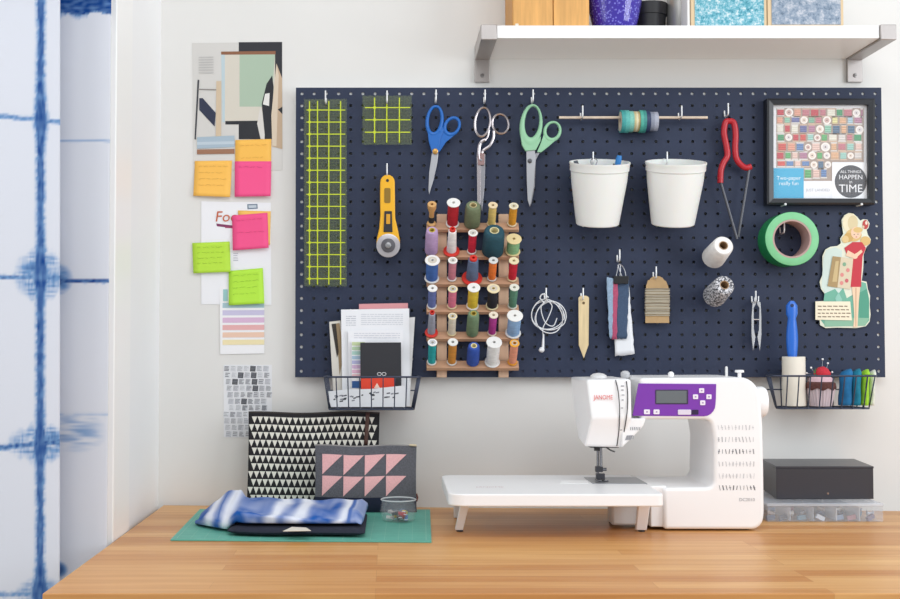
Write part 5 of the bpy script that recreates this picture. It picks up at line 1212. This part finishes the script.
b = MB(); q1, q2, q3, q4 = K(560, 484, TZ), K(588, 483.6, TZ), K(588, 480.6, TZ), K(561, 481, TZ); b.prism([q1, q2, q3, q4], (0, 0, .0006), mat('#fbfbfb', .4)); b.build('ruler_strip', et)

# ================================================================ ORGANISER + BLACK BOX
gx = thing('organizer_box', (.83, -.14, DESK), 'clear plastic organizer box of small parts under the black box', 'box')
ox0, ox1, oy0, oy1, oh = P(767.6, 510, .238).x, P(883, 510, .238).x, -.05, -.238, .0345
b = MB(); pl_ = glassy('#dfe6ef', .15, .12); e_ = .0015
z0 = DESK+.0006
b.box((ox0, oy0, z0), (ox1, oy1, z0+e_), pl_)
for a, c_ in (((ox0, oy0), (ox1, oy0-e_)), ((ox0, oy1), (ox1, oy1+e_)), ((ox0, oy0), (ox0+e_, oy1)), ((ox1-e_, oy0), (ox1, oy1))): b.box((*a, z0+e_), (*c_, z0+oh-.006), pl_)
for k in (1, 2, 3, 4): x = ox0+(ox1-ox0)*k/5; b.box((x-.0008, oy0-e_, z0+e_), (x+.0008, oy1+e_, z0+oh-.008), glassy('#eef2f8', .5))
b.build('tray', gx, smooth=0)
b = MB(); b.box((ox0-.001, oy0+.001, z0+oh-.0058), (ox1+.001, oy1-.001, z0+oh), glassy('#e4eaf4', .42, .2)); b.build('lid', gx, bevel=.001)
random.seed(9)
grp = 'small parts inside the organizer box'
nms = [('#4a5870', 'dark blue'), ('#c9b9b0', 'beige'), ('#8fa3bf', 'pale blue'), ('#5a5f6a', 'dark grey'), ('#e3dfda', 'cream'), ('#b4878f', 'dusty pink'), ('#6f8fa0', 'teal grey'), ('#9a9ca4', 'silver grey'), ('#7b6f82', 'mauve'), ('#d2d8e2', 'icy white')]
for k in range(20):
    cidx = k % 10; comp = k//4; cw_ = (ox1-ox0)/5; x = ox0+cw_*comp+.010+(cw_-.02)*((k % 4)/3); y = oy1+.016+.02*((k*7) % 3)
    M = Matrix.Translation((x, y, z0+.006+.005*(k % 3))) @ Matrix.Rotation(random.uniform(-.4, .4), 4, 'Z') @ Matrix.Rotation(random.uniform(-.5, .5), 4, 'Y')
    b = MB()
    if k % 3: b.lathe([(.004, -.006), (.0055, -.006), (.0055, -.005), (.003, -.0045), (.003, .0045), (.0055, .005), (.0055, .006), (.004, .006)], (0, 0, 0), (1, 0, 0), mat(nms[cidx][0], .4), 16)
    else: b.box((-.008, -.003, -.004), (.008, .003, .004), mat(nms[cidx][0], .5))
    b.v = [M @ v for v in b.v]
    tag(b.build('bobbin' if k % 3 else 'parts_packet'), '%s %s in the %s compartment of the organizer' % (nms[cidx][1], 'bobbin' if k % 3 else 'packet', ['first', 'second', 'third', 'fourth', 'last'][comp]), 'bobbin' if k % 3 else 'packet', grp)
zz = z0+oh+.0006
bf0, bf1 = P(776.4, 499, .181).x, P(873.7, 499, .181).x; rot = math.atan(.02/.148)
hh_ = P(800, 466.3, .181).z-zz
bxx = thing('cardboard_box', (.84, -.1, zz), 'black lidded box on top of the clear organizer', 'box')
sk = Vector((math.sin(rot), math.cos(rot), 0)); wv = Vector((math.cos(rot), -math.sin(rot), 0))*0 + Vector((1, 0, 0))
A = Vector((bf0, -.181, zz)); cr_ = [A, A+wv*(bf1-bf0), A+wv*(bf1-bf0)+sk*.148, A+sk*.148]
bkk = mat('#35343a', .32)
MB().prism(cr_, (0, 0, hh_-.0045), bkk).build('box_body', bxx, bevel=.0006)
cr2 = [A+Vector((-.0008, -.0008, 0)), cr_[1]+Vector((.0008, -.0008, 0)), cr_[2]+Vector((.0008, .0008, 0)), cr_[3]+Vector((-.0008, .0008, 0))]
MB().prism([c_+Vector((0, 0, hh_-.0044)) for c_ in cr2], (0, 0, .0044), bkk).build('lid', bxx, bevel=.001)
MB().lathe([(.0022, 0), (.0016, .0004)], Vector((P(828, 493.5, .181).x, -.1811, P(828, 493.5, .181).z)), (0, -1, 0), mat('#8d6f5c', .5), 10).build('emblem', bxx)

# ================================================================ LIGHT
w = bpy.data.worlds.new('world'); bpy.context.scene.world = w; w.use_nodes = True
bg = w.node_tree.nodes['Background']; bg.inputs[0].default_value = (.93, .965, 1, 1); bg.inputs[1].default_value = .74
def area(name, loc, target, size, power, col):
    l = bpy.data.lights.new(name, 'AREA'); l.shape = 'RECTANGLE'; l.size = size[0]; l.size_y = size[1]; l.energy = power; l.color = col
    o = bpy.data.objects.new(name, l); C.objects.link(o); o.location = loc
    o.rotation_euler = (Vector(target)-Vector(loc)).to_track_quat('-Z', 'Y').to_euler()
area('daylight_and_fill', (2.7, -1.9, 1.75), (.5, 0, 1.1), (1.5, 1.6), 41, (.92, .96, 1))
area('daylight_and_fill', (.3, -2.3, 3.0), (.5, -.3, .8), (2.4, 1.6), 31, (.97, .985, 1))  # added overhead fill to brighten the desk; no window is up there
area('daylight_and_fill', (-1.6, -1.1, 1.6), (-.5, -.9, 1.1), (1.2, 1.6), 10, (.96, .98, 1))
vs = bpy.context.scene.view_settings
vs.view_transform = 'Standard'; vs.look = 'None'; vs.exposure = -.07; vs.gamma = 1; vs.use_curve_mapping = False
